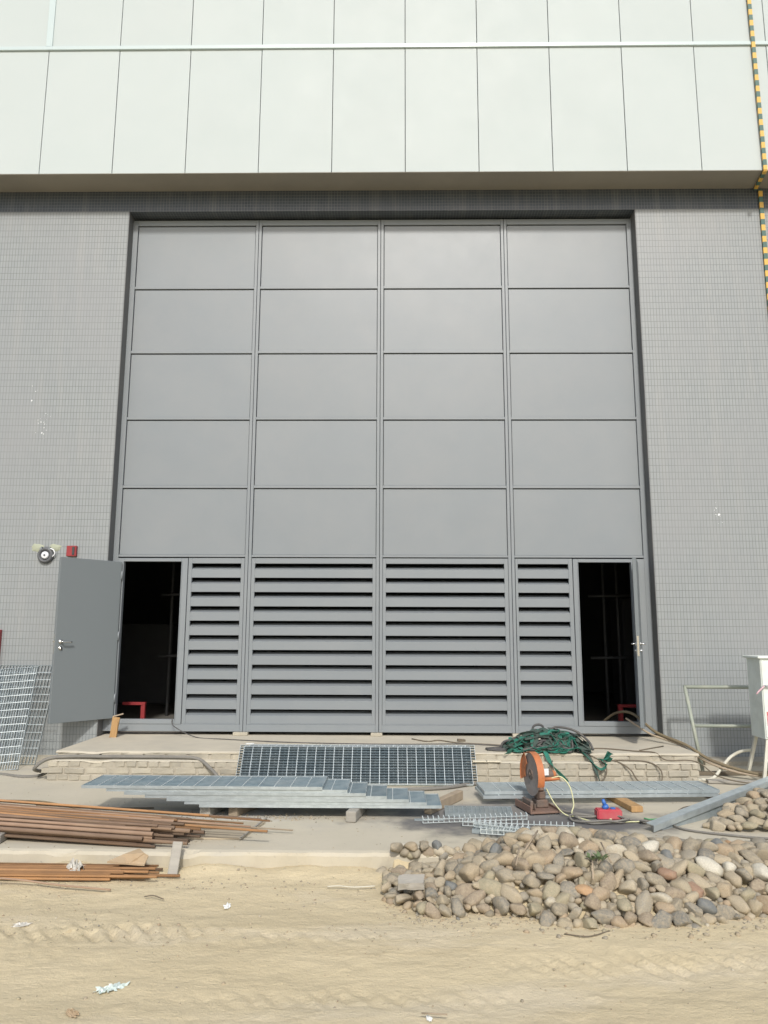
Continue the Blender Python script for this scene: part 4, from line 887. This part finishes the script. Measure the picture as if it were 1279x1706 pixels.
for k, (pts, lab) in enumerate((
    ([(2.25, 8.85, .32), (2.42, 8.6, .26), (2.5, 8.52, .18), (2.46, 8.50, .06), (2.30, 8.48, .012), (2.15, 8.5, .012)], 'brown cable loop hanging down the bricks, nearest the straps'),
    ([(2.4, 8.72, .24), (2.62, 8.60, .235), (2.76, 8.53, .16), (2.82, 8.50, .06), (2.9, 8.46, .012)], 'brown cable loop hanging down the bricks, middle one'),
    ([(2.6, 8.70, .23), (2.95, 8.60, .232), (3.08, 8.53, .17), (3.09, 8.50, .06), (3.0, 8.45, .012)], 'brown cable loop hanging down the bricks, rightmost one'))):
    tubeobj('cable_loop', pts, 0.0075, 'cable', label=lab, cat='cable')
sawm = saw_o + Vector((0.12, -0.08, .3))
tubeobj('pale_wire', [sawm, sawm+Vector((.10, -.02, .02)), sawm+Vector((.17, -.06, -.06)), sawm+Vector((.19, -.10, -.2)), (1.78, 7.02, .03), (1.88, 6.88, .012), (2.0, 6.80, .012), (2.25, 6.84, .012), (2.5, 6.88, .01), (2.62, 7.02, .01)], 0.0055, 'wirewhite', label='pale yellow wire from the saw across to beyond the red box', cat='wire')
tubeobj('yellow_wire', [saw_o+Vector((.10, -.02, .2)), saw_o+Vector((.16, -.12, .08)), (1.75, 7.05, .01), (1.95, 7.08, .01), (2.1, 6.93, .01)], 0.0055, 'wirewhite', label='yellow wire dropping behind the saw handle to the ground', cat='wire')
def loops(n, c, rx, ry, seed, z=0.014):
    r_ = random.Random(seed); pts = []
    for k in range(n*8):
        a = 2*PI*k/8+seed; q = 1+r_.uniform(-.12, .12)
        pts.append((c[0]+rx*q*math.cos(a)+0.05*k/8, c[1]+ry*q*math.sin(a), z+0.012*(k % 3)))
    return pts
tubeobj('black_cable', [saw_o+Vector((.2, -.05, .02))]+loops(2, (1.93, 6.88), .22, .13, 1)+[(2.35, 6.82, .012)]+loops(1, (2.45, 6.78), .14, .07, 2)+[(2.6, 6.60, .012), (2.9, 6.42, .012), (3.3, 6.30, .012), (3.9, 6.32, .012), (4.8, 6.4, .012)], 0.009, 'hosegrey', label='dark cable looping round the red box and off behind the stones', cat='cable')
tubeobj('green_wire', [G(1073, 1363, .01), G(1082, 1365, .01), G(1098, 1364, .01), G(1112, 1361, .01), G(1118, 1355, .01)], 0.006, 'wiregreen', label='short green wire on the concrete right of the red box', cat='wire')
tubeobj('thin_stick', [G(1130, 1350, .01), G(1143, 1344, .02), G(1172, 1341, .02)], 0.005, 'cable', label='dark twig on the concrete left of the steel channel', cat='twig')
# coil on the landing left of the strap heap
tubeobj('black_cable', [(1.25, 8.83, .315), (1.4, 8.78, .315), (1.6, 8.83, .32), (1.7, 8.95, .33), (1.5, 9.0, .32), (1.28, 8.93, .315), (1.27, 8.85, .325), (1.5, 8.8, .33), (1.75, 8.9, .35)], 0.012, 'cableblack', label='black cable coil on the landing left of the green straps', cat='cable')
tubeobj('thin_rod', [G(1065, 1250, .31), G(1105, 1243, .31)], 0.006, 'cable', sp=0, label='short dark rod on the landing near the right doorway', cat='rod')

# ------------------------------------------------------------------ heap of green straps
def ribbon(pts, wd, th=0.004):
    P_ = spline(pts, 7); bm = bmesh.new(); rows = []; r_ = rnd.uniform(0, 6)
    for i, p in enumerate(P_):
        d = (P_[min(i+1, len(P_)-1)]-P_[max(i-1, 0)]).normalized()
        tw = 0.7*math.sin(i*0.22+r_)
        s = d.cross(Vector((0, 0.25, 1))).normalized(); u = s.cross(d).normalized()
        s2 = s*math.cos(tw)+u*math.sin(tw); u2 = s2.cross(d).normalized()
        rows.append([bm.verts.new(p+s2*a*wd/2+u2*b*th/2) for a, b in ((-1, -1), (1, -1), (1, 1), (-1, 1))])
    for i in range(len(rows)-1):
        for k in range(4): bm.faces.new((rows[i][k], rows[i+1][k], rows[i+1][(k+1) % 4], rows[i][(k+1) % 4]))
    bm.faces.new(rows[0][::-1]); bm.faces.new(rows[-1]); return bm
hc = Vector((1.93, 8.86, 0.30))
def heapz(x, y):
    d = ((x-hc.x)/0.50)**2+((y-hc.y)/0.19)**2
    return 0.305+0.18*max(0, 1-d)**0.75 if y > 8.66 else (0.235 if y > 8.55 else 0.02)
# dark folded core of the heap
bm = bmesh.new(); bmesh.ops.create_icosphere(bm, subdivisions=4, radius=1.0)
for v in bm.verts:
    q = v.co.copy(); k_ = 1+0.22*noise.noise(q*2.2)+0.12*noise.noise(q*6)+0.05*noise.noise(q*14)
    v.co = Vector((q.x*0.33*k_, q.y*0.10*k_, max(-0.01, q.z*0.10*k_)))
put('strap_bundle', mesh('strap_bundle', bm, 'strapdark', smooth=True), None, hc+Vector((0, 0.02, 0.008)), label='dark folded bundle of webbing in the middle of the strap heap', cat='strap bundle')
for k in range(64):
    a = rnd.uniform(0, 2*PI); pts = []; x, y = hc.x+rnd.uniform(-.32, .32), hc.y+rnd.uniform(-.18, .08)
    for q in range(rnd.choice((4, 5, 6, 7))):
        pts.append((x, y, heapz(x, y)+rnd.uniform(-0.01, 0.055)+0.012))
        a += rnd.uniform(-1.9, 1.9); x += 0.125*math.cos(a); y += 0.10*math.sin(a)
        x = min(max(x, hc.x-.47), hc.x+.44); y = min(max(y, 8.675), hc.y+.18)
    g_ = k % 5 in (0, 1)
    if k % 8 == 7:
        bm = bmesh.new(); tube(bm, spline(pts, 6), 0.011, 8); put('strap', mesh('strap', bm, 'cableblack', smooth=True), None, label='black cord tangled in the heap of green straps on the landing', cat='cord', group='black cords in the strap heap')
    else:
        put('strap', mesh('strap', ribbon(pts, rnd.uniform(.035, .06)), 'strapgreen' if g_ else 'strapdark'), None,
            label='bright green webbing strap tangled in the heap on the landing' if g_ else 'dark dirty webbing strap tangled in the heap on the landing', cat='strap', group='bright green straps in the heap' if g_ else 'dark straps in the heap')
def hang(px, lab, m, pts, wd=.04): put('strap', mesh('strap', ribbon([Vector(p) for p in pts], wd), m), None, label=lab, cat='strap')
hang(0, 'green strap end hanging down the bricks in front of the heap', 'strapgreen', [(1.86, 8.75, .35), (1.88, 8.64, .30), (1.90, 8.56, .235), (1.96, 8.52, .15), (2.05, 8.49, .06), (2.12, 8.44, .012)], .045)
hang(0, 'green strap looping down at the right end of the heap', 'strapgreen', [(2.25, 8.8, .36), (2.30, 8.68, .30), (2.36, 8.58, .23), (2.44, 8.53, .16), (2.50, 8.52, .20), (2.46, 8.53, .26)], .04)
hang(0, 'dark green strap end dangling lowest at the right of the heap', 'strapdark', [(2.3, 8.7, .33), (2.36, 8.6, .24), (2.40, 8.53, .12), (2.42, 8.48, .02), (2.40, 8.40, .012)], .035)
hang(0, 'green strap bent into a small fan on the step right of the heap', 'strapgreen', [(2.44, 8.60, .24), (2.52, 8.56, .27), (2.56, 8.55, .33), (2.53, 8.6, .27), (2.58, 8.6, .24)], .07)
hang(0, 'green strap end sticking out left of the heap towards the saw', 'strapgreen', [(1.7, 8.8, .42), (1.58, 8.72, .38), (1.50, 8.66, .33), (1.42, 8.62, .30)], .05)
hang(0, 'dark strap drooping over the step in the middle of the heap', 'strapdark', [(1.75, 8.72, .33), (1.72, 8.6, .27), (1.76, 8.52, .17), (1.86, 8.52, .16), (1.93, 8.56, .24)], .03)
# arched loops standing over the heap
for pts, lab in (([(1.95, 8.85, .45), (2.0, 8.85, .55), (2.12, 8.83, .56), (2.26, 8.80, .52), (2.38, 8.76, .42), (2.42, 8.72, .33)], 'black hose arching over the right of the strap heap'),
                 ([(1.78, 8.9, .48), (1.79, 8.9, .56), (1.85, 8.9, .585), (1.90, 8.9, .56), (1.90, 8.9, .49)], 'small black hose loop on the crest of the strap heap'),
                 ([(1.40, 8.85, .32), (1.45, 8.85, .40), (1.60, 8.83, .43), (1.75, 8.84, .47), (1.9, 8.86, .5)], 'black hose bridging the left side of the strap heap')):
    tubeobj('hose_loop', pts, 0.013, 'cableblack', label=lab, cat='hose')

# ------------------------------------------------------------------ cobbles
def stone_mesh(seed, flat=1.0, ang=0.0, m='stone', sub=3):
    bm = bmesh.new(); bmesh.ops.create_icosphere(bm, subdivisions=sub, radius=1.0)
    s = Vector((seed*3.7, seed*1.3, seed*7.1)); r_ = random.Random(seed)
    planes = [(Vector((r_.gauss(0, 1), r_.gauss(0, 1), r_.gauss(0, 1))).normalized(), r_.uniform(.5, .86)) for _ in range(9 if ang else 5)]
    ax = (r_.uniform(.9, 1.15), r_.uniform(.62, .9), r_.uniform(.48, .72))
    for v in bm.verts:
        q = v.co.copy(); d = 1+0.24*noise.noise(q*0.9+s)+0.12*noise.noise(q*2.1+s)+0.03*noise.noise(q*6+s)
        q = q*d
        for n_, h_ in planes:   # worn facets
            e = q.dot(n_)-h_
            if e > 0: q -= n_*e*(0.92 if ang else 0.75)
        v.co = Vector((q.x*ax[0], q.y*ax[1], q.z*ax[2]*flat))
    return mesh('cobble', bm, m, smooth=True)
SM = [stone_mesh(k+1, rnd.uniform(.85, 1.15), k % 2 == 0) for k in range(30)]
SMX = {c: [stone_mesh(50+i*7+j, 1.0, j == 1, c) for j in range(3)] for i, c in enumerate(('stonewhite', 'stoneorange', 'stonegrey', 'stonered'))}

def lerpt(tab, x):
    if x <= tab[0][0]: return tab[0][1]
    for (a, b), (c, d) in zip(tab, tab[1:]):
        if x <= c: return b+(d-b)*(x-a)/(c-a)
    return tab[-1][1]
FRONT = [(0.05, 5.52), (0.2, 5.25), (0.45, 5.0), (0.7, 5.07), (1.0, 5.0), (1.3, 4.86), (1.75, 4.88), (2.0, 4.86), (2.3, 5.02), (2.8, 5.15), (4.6, 5.3)]
RIDGE = [(0.05, 0.02), (0.3, 0.06), (0.6, 0.12), (0.85, 0.22), (1.05, 0.31), (1.5, 0.34), (1.85, 0.30), (2.1, 0.25), (2.5, 0.25), (2.9, 0.20), (3.4, 0.15), (4.6, 0.05)]
BACK = [(0.05, 5.84), (0.25, 5.94), (0.7, 6.0), (0.95, 6.12), (1.2, 6.22)]
def mound(x, y):
    yf = lerpt(FRONT, x); H_ = lerpt(RIDGE, x); yb = lerpt(BACK, x); yr = yb-0.6 if yb > 6 else yb-0.4
    base = -0.125 if y < 5.9 else 0.0
    if y <= yf or y >= yb or yr-yf < 0.02: return None
    if y < yr: s = min(1, (y-yf)/(yr-yf)); h = H_*(1-(1-s)**1.7)
    else: s = min(1, (yb-y)/(yb-yr)); h = H_*(1-(1-s)**1.6)
    return max(base, -0.125+h)
# filler rubble beneath, one solid mound
bm = bmesh.new(); gx, gy = 120, 44; gv = {}
for i in range(gx+1):
    for j in range(gy+1):
        x = 0.05+4.5*i/gx; y = 4.75+1.55*j/gy; z = mound(x, y)
        z = (-0.2 if z is None else z-0.055+0.02*noise.noise(Vector((x*18, y*18, 0))))
        gv[i, j] = bm.verts.new((x, y, z))
for i in range(gx):
    for j in range(gy): bm.faces.new((gv[i, j], gv[i+1, j], gv[i+1, j+1], gv[i, j+1]))
put('rubble_core', mesh('rubble_core', bm, 'sand'), label='sandy rubble filling the inside of the big cobble heap', cat='rubble', kind='stuff')

cand = []
r2 = random.Random(11)
for big in (0.066, 0.055, 0.046, 0.039, 0.033, 0.027):
    for _ in range(2600 if big > .05 else 2200):
        x = r2.uniform(0.08, 3.6); y = r2.uniform(4.82, 6.18); z = mound(x, y)
        if z is None: continue
        r = big*r2.uniform(.9, 1.12)
        if x < 0.6 and r > .056: continue
        if x < 0.35 and r2.random() < .8: continue
        ok = True
        for (a, b, c, rr_) in cand:
            dd = (a-x)**2+(b-y)**2+(c-z)**2
            if dd < ((r+rr_)*0.71)**2: ok = False; break
        if ok: cand.append((x, y, z, r))
extra = []
for (px, py, r) in ((660, 1414, .062), (684, 1413, .06), (705, 1412, .062), (728, 1412, .058), (673, 1408, .03), (706, 1404, .035)):
    q = G(px, py, .03); extra.append((q.x, q.y, r*.5, r))
def vis_key(s): return -(s[3]/max(1, s[1]))*(1 if s[1] < 5.8 else .6)*(1 if s[0] < 3.0 else .3)
cand.sort(key=vis_key)
def rot_for(): return (r2.uniform(-.6, .6), r2.uniform(-.6, .6), r2.uniform(0, 2*PI))
SMALLP = []
for big in (0.07, 0.056, 0.045, 0.034):
    for _ in range(500):
        x = r2.uniform(2.82, 4.6); y = r2.uniform(6.5, 7.3)
        if y > 6.66+0.80*(x-2.75) or y < 6.56-0.02*(x-2.8): continue
        z = 0.0+0.17*min(1, (x-2.8)/0.8)*min(1, (y-6.45)/.35)
        r = big*r2.uniform(.9, 1.1)
        if all((a-x)**2+(b-y)**2+(c-z)**2 >= ((r+q)*0.70)**2 for a, b, c, q in SMALLP): SMALLP.append((x, y, z, r))
print('cobbles', len(cand), len(SMALLP))
SP_ = {}
def near(px, py, z): return G(px, py, z)
# distinctive stones: nearest candidate takes the special look
special = [((1175, 1445), 'stonewhite', 'pale cream round stone on the right front of the cobble heap'), ((1083, 1415), 'stonewhite', 'white chipped stone near the crest of the cobble heap'),
           ((1215, 1448), 'stonewhite', 'white angular rock high on the right side of the heap'), ((1273, 1468), 'stonewhite', 'white rough rock at the right edge of view in the heap'),
           ((1217, 1418), 'stoneorange', 'orange-brown stone on the crest at the right of the heap'), ((988, 1480), 'stoneorange', 'orange-stained stone in the middle of the heap front'),
           ((1190, 1507), 'stonegrey', 'dark blue-grey smooth stone at the right foot of the heap'), ((828, 1430), 'stonegrey', 'dark blue-grey stone on the left slope of the heap'),
           ((1105, 1430), 'stonegrey', 'blue-grey round stone below the white chipped one'), ((1118, 1452), 'stonered', 'reddish stone standing upright in the right half of the heap'),
           ((1168, 1488), 'stonered', 'squarish brown block stone beside the pale cream round stone'), ((787, 1424), 'stoneorange', 'pinkish tan stone at the top of the left slope'),
           ((1196, 1415), 'stonegrey', 'dark slate-blue stone on the crest beside the orange-brown one'), ((760, 1484), 'stonegrey', 'grey stone with dark veins low on the left slope')]
used = {}
def cob_label(x, y, r):
    sz = 'large' if r > .058 else ('middle-sized' if r > .049 else 'small')
    yf = lerpt(FRONT, x); q = (y-yf)/(6.22-yf)
    row = 'at the sandy foot' if q < .22 else ('on the lower front slope' if q < .42 else ('on the upper front slope' if q < .62 else 'along the crest'))
    col_ = 'in the left tail' if x < .7 else ('left of the middle' if x < 1.3 else ('in the middle' if x < 1.8 else ('right of the middle' if x < 2.4 else 'near the right edge')))
    return '%s cobble %s of the big heap, %s' % (sz, row, col_)
for (px, py), m_, lab in special:
    best = None
    for i, (x, y, z, r) in enumerate(cand[:300]):
        if i in used or r < .05: continue
        d = Vector((x, y, z))-CAM; zz = d.dot(FW); sx_, sy2 = 639.5+FPX*d.dot(RT)/zz, 853-FPX*d.dot(UP)/zz
        e = (sx_-px)**2+(sy2-py)**2
        if best is None or e < best[0]: best = (e, i)
    used[best[1]] = (m_, lab)
NIND = 292-len(extra)
for i, (x, y, z, r) in enumerate(cand[:NIND]):
    if i in used:
        m_, lab = used[i]; put('cobble', r2.choice(SMX[m_]), None, (x, y, z+0.012), rot_for(), lab, 'stone', 'cobbles in the big heap', scale=(r*1.08,)*3)
    else:
        put('cobble', r2.choice(SM), None, (x, y, z+r2.uniform(-.006, .012)), rot_for(), cob_label(x, y, r), 'stone', 'cobbles in the big heap', scale=(r*1.25*r2.uniform(.85, 1.2), r*1.22*r2.uniform(.9, 1.1), r*1.22*r2.uniform(.85, 1.15)))
labs = ['leftmost of the four separate cobbles on the concrete edge', 'second from left of the separate cobbles on the concrete edge', 'third from left of the separate cobbles on the concrete edge',
        'rightmost dark cobble of the row on the concrete edge', 'small white stone behind the row of separate cobbles', 'small brown stone lying on the row of separate cobbles']
for i, (x, y, z, r) in enumerate(extra):
    put('cobble', SMX['stonewhite'][0] if i == 4 else (SMX['stonegrey'][1] if i == 3 else SM[i*3]), None, (x, y, z+0.01), (0, 0.1, r2.uniform(0, 3)), labs[i], 'stone', scale=(r*1.15, r, r))
# the slab-like flat stone at the left of the heap
bm = bmesh.new(); box(bm, -0.085, 0.085, -0.05, 0.05, -0.022, 0.022); bmesh.ops.subdivide_edges(bm, edges=bm.edges[:], cuts=3, use_grid_fill=True)
for v in bm.verts: v.co += v.co.normalized()*0.01*noise.noise(v.co*20)
q = G(685, 1472, -.02); put('flat_stone', mesh('flat_stone', bm, 'greytimber', bevel=0.0), None, (q.x, q.y-0.02, -0.005), (0.25, -0.03, -0.03), label='flat grey slab-shaped stone on the left slope of the heap', cat='stone')
# right heap
for i, (x, y, z, r) in enumerate(SMALLP[:95]):
    put('cobble', r2.choice(SM), None, (x, y, z+r*.4), rot_for(), ('larger' if r > .055 else 'smaller')+' cobble in the small right heap'+(', front row' if y < 6.65 else ', behind')+(', at its left end' if x < 3.05 else (', left of its middle' if x < 3.25 else (', at the edge of view' if x < 3.5 else ', farthest right')))+('' if y < 6.65 else (', low down' if y < 6.8 else ', near its top')), 'stone', 'cobbles in the small right heap', scale=(r*1.15, r*1.1, r*1.1))
# the rest of the heap: one joined mass of smaller and farther stones
def join_stones(name, lst, lab, kind='stuff', sub=2, cat='stones'):
    V, F, PK = [], [], []
    base = []
    for s in range(8):
        bm = bmesh.new(); bmesh.ops.create_icosphere(bm, subdivisions=sub, radius=1.0)
        vv = [Vector((v.co.x, v.co.y*.8, v.co.z*.65))*(1+.2*noise.noise(v.co*1.3+Vector((s*5, 0, 0)))) for v in bm.verts]
        bm.verts.index_update(); ff = [[v.index for v in f.verts] for f in bm.faces]; bm.free(); base.append((vv, ff))
    for (x, y, z, r) in lst:
        vv, ff = r2.choice(base); R_ = Euler((r2.uniform(-.5, .5), r2.uniform(-.5, .5), r2.uniform(0, 6.3))).to_matrix(); o_ = len(V); pk = r2.random()
        for v in vv: V.append(tuple(R_ @ (v*r)+Vector((x, y, z)))); PK.append(pk)
        for f in ff: F.append([o_+i for i in f])
    me_ = bpy.data.meshes.new(name); me_.from_pydata(V, [], F); me_.materials.append(M['stonemass'])
    at = me_.attributes.new('pick', 'FLOAT', 'POINT'); at.data.foreach_set('value', PK)
    for p_ in me_.polygons: p_.use_smooth = True
    return put(name, me_, label=lab, cat=cat, kind=kind)
fill = []
for _ in range(2600):
    x = r2.uniform(0.15, 4.4); y = r2.uniform(4.85, 6.15); z = mound(x, y)
    if z is not None: fill.append((x, y, z-0.022, r2.uniform(.018, .045)))
join_stones('cobble_mass', [(x, y, z, r*1.15) for x, y, z, r in cand[NIND:]] + fill + [(x, y, z+r*.4, r*1.1) for x, y, z, r in SMALLP[95:]], 'mass of smaller cobbles filling the gaps of the stone heaps')
# gravel, clods and grit on the sand
grit = []
for _ in range(2600):
    x = r2.uniform(-4.5, 4.5); y = r2.choice((r2.uniform(2.8, 5.85), r2.uniform(5.5, 5.88), r2.gauss(4.9, .3)))
    if not 2.6 < y < 5.88: continue
    if noise.noise(Vector((x*.9, y*1.6, 44))) < -0.05 and r2.random() < .8: continue
    grit.append((x, y, sandz(x, y)+.001, min(.022, .0025+abs(r2.gauss(0, .0045)))))
for _ in range(330):  # crumbs along the foot of the heap
    x = r2.uniform(0.1, 3.2); y = lerpt(FRONT, x)+r2.uniform(-.22, .08); grit.append((x, y, sandz(x, y)+.002, r2.uniform(.004, .011)+(.012 if r2.random() < .12 else 0)))
for _ in range(500):  # on the concrete
    q = r2.random(); x = r2.uniform(-4, 4.4); y = r2.uniform(5.95, 8.4); grit.append((x, y, .003, r2.uniform(.002, .006)))
for _ in range(220):
    x = r2.gauss(-1.2, .5); y = r2.gauss(6.93, .08); grit.append((x, y, .004, r2.uniform(.004, .012)))
join_stones('grit', grit, 'grit and small clods scattered over sand and concrete', sub=1, cat='gravel')

# sticks in the heap, little weed
for (a, b, lab) in (((895, 1390), (870, 1424), 'dry reed stem leaning on the left of the heap top'), ((1000, 1410), (1016, 1440), 'dry twig lying across the middle of the heap'),
                    ((985, 1430), (986, 1468), 'thin straw standing in the middle of the heap'), ((865, 1418), (858, 1445), 'pale split cane lower down the left slope')):
    def hit(px, py):
        for k in range(60):
            q = G(px, py, 0.45-0.01*k); zz = mound(q.x, q.y)
            if zz is not None and q.z < zz+.06: return q
        return G(px, py, 0.1)
    p_, q_ = hit(*a), hit(*b); tubeobj('dry_twig', [p_+Vector((0, -.02, .03)), q_+Vector((0, -.03, .02))], 0.0055, 'timber', sp=0, label=lab, cat='twig')
wq = hit(992, 1437); bm = bmesh.new()
for k in range(14):
    a = rnd.uniform(0, 2*PI); s = Vector((rnd.uniform(-.05, .05), rnd.uniform(-.04, .02), 0)); tip = s+Vector((math.cos(a)*.05, math.sin(a)*.05-.02, rnd.uniform(.02, .06)))
    n_ = Vector((-math.sin(a), math.cos(a), 0))*.012; md = (s+tip)/2+Vector((0, 0, .012)); bm.faces.new([bm.verts.new(v) for v in (s, md-n_, tip, md+n_)])
put('weed', mesh('weed', bm, 'grass'), None, wq+Vector((0, -.02, .02)), label='small green weed growing among the cobbles', cat='weed')

# ------------------------------------------------------------------ litter
def crumple(name, px, py, sx_, sy2, h, m, lab, seed, cat='plastic scrap', zoff=0.0):
    bm = bmesh.new(); n = 14; gvv = {}
    for i in range(n+1):
        for j in range(n+1):
            u_, v_ = i/n-.5, j/n-.5; q = Vector((u_*3+seed, v_*3, 0)); e = 1+0.5*noise.noise(q*1.7)
            gvv[i, j] = bm.verts.new((u_*sx_*e, v_*sy2*e, 0.004+h*abs(noise.noise(q*1.6))*(1.5-2*max(abs(u_), abs(v_)))+0.15*h*noise.noise(q*5)))
    for i in range(n):
        for j in range(n):
            if ((u_ := (i+.5)/n-.5)**2+(v_ := (j+.5)/n-.5)**2)**.5 < .42+.14*noise.noise(Vector((u_*9+seed, v_*9, 3))):
                bm.faces.new((gvv[i, j], gvv[i+1, j], gvv[i+1, j+1], gvv[i, j+1]))
    bmesh.ops.delete(bm, geom=[v for v in bm.verts if not v.link_faces], context='VERTS')
    fs = bm.faces[:]; r_ = bmesh.ops.extrude_face_region(bm, geom=fs); bmesh.ops.translate(bm, verts=[v for v in r_['geom'] if isinstance(v, bmesh.types.BMVert)], vec=(0, 0, .0015))
    q = G(px, py, -.13); z = sandz(q.x, q.y) if q.y < 5.88 else .002
    put(name, mesh(name, bm, m), None, (q.x, q.y, z+zoff), (0, 0, seed*.7), label=lab, cat=cat)
crumple('plastic_scrap', 186, 1642, .19, .08, .03, 'bagtint', 'crumpled pale green plastic scrap in the sand at the lower left', 1.0)
crumple('plastic_scrap', 378, 1508, .10, .05, .03, 'plastic', 'small white scrap lying on the open sand left of centre', 2.3)
crumple('plastic_bag', 125, 1460, .22, .14, .09, 'bagclear', 'dusty clear plastic bag caught on the low rod bundle', 3.2, zoff=.03)
crumple('plastic_scrap', 96, 1464, .22, .1, .04, 'bagclear', 'flattened clear plastic film beside the bag on the rod bundle', 4.1, zoff=.01)
crumple('plastic_scrap', 715, 1690, .05, .03, .02, 'plastic', 'tiny white scrap in the sand at the bottom right of centre', 7.0)
crumple('dry_leaf', 120, 1688, .1, .05, .02, 'card', 'dry brown leaf in the sand at the bottom left', 8.0, cat='leaf')
crumple('dry_leaf', 36, 1540, .12, .07, .02, 'bagclear', 'pale flat scrap on the sand at the far left', 5.2, cat='paper scrap')
tubeobj('white_stick', [G(545, 1477, -.12), G(565, 1476, -.115), G(590, 1478, -.12), G(625, 1476, -.12)], 0.004, 'whitepipe', label='thin white stick on the sand left of the stone heap', cat='stick')
tubeobj('thin_stick', [G(240, 1494, -.125), G(255, 1492, -.12), G(272, 1498, -.125)], 0.004, 'cable', label='small dark twig on the sand below the rod bundle', cat='twig')
tubeobj('thin_stick', [G(940, 1556, -.125), G(980, 1560, -.122), G(1015, 1551, -.125)], 0.004, 'cable', label='thin bent wire on the sand in front of the heap', cat='wire')
tubeobj('thin_stick', [G(702, 1688, -.125), G(745, 1690, -.12)], 0.004, 'timber', sp=0, label='short straw at the bottom edge of the sand', cat='straw')
boxobj('white_chip', (-.05, .05, -.02, .02, 0, .008), 'plastic', None, .001, loc=(-1.52, 9.25, .303), label='small white chip on the landing left of centre', cat='chip')
boxobj('brown_scrap', (-.05, .05, -.02, .02, 0, .03), 'cable', None, .004, loc=(1.02, 9.55, .303), rot=(0, .1, .2), label='small dark brown scrap on the landing right of centre', cat='scrap')
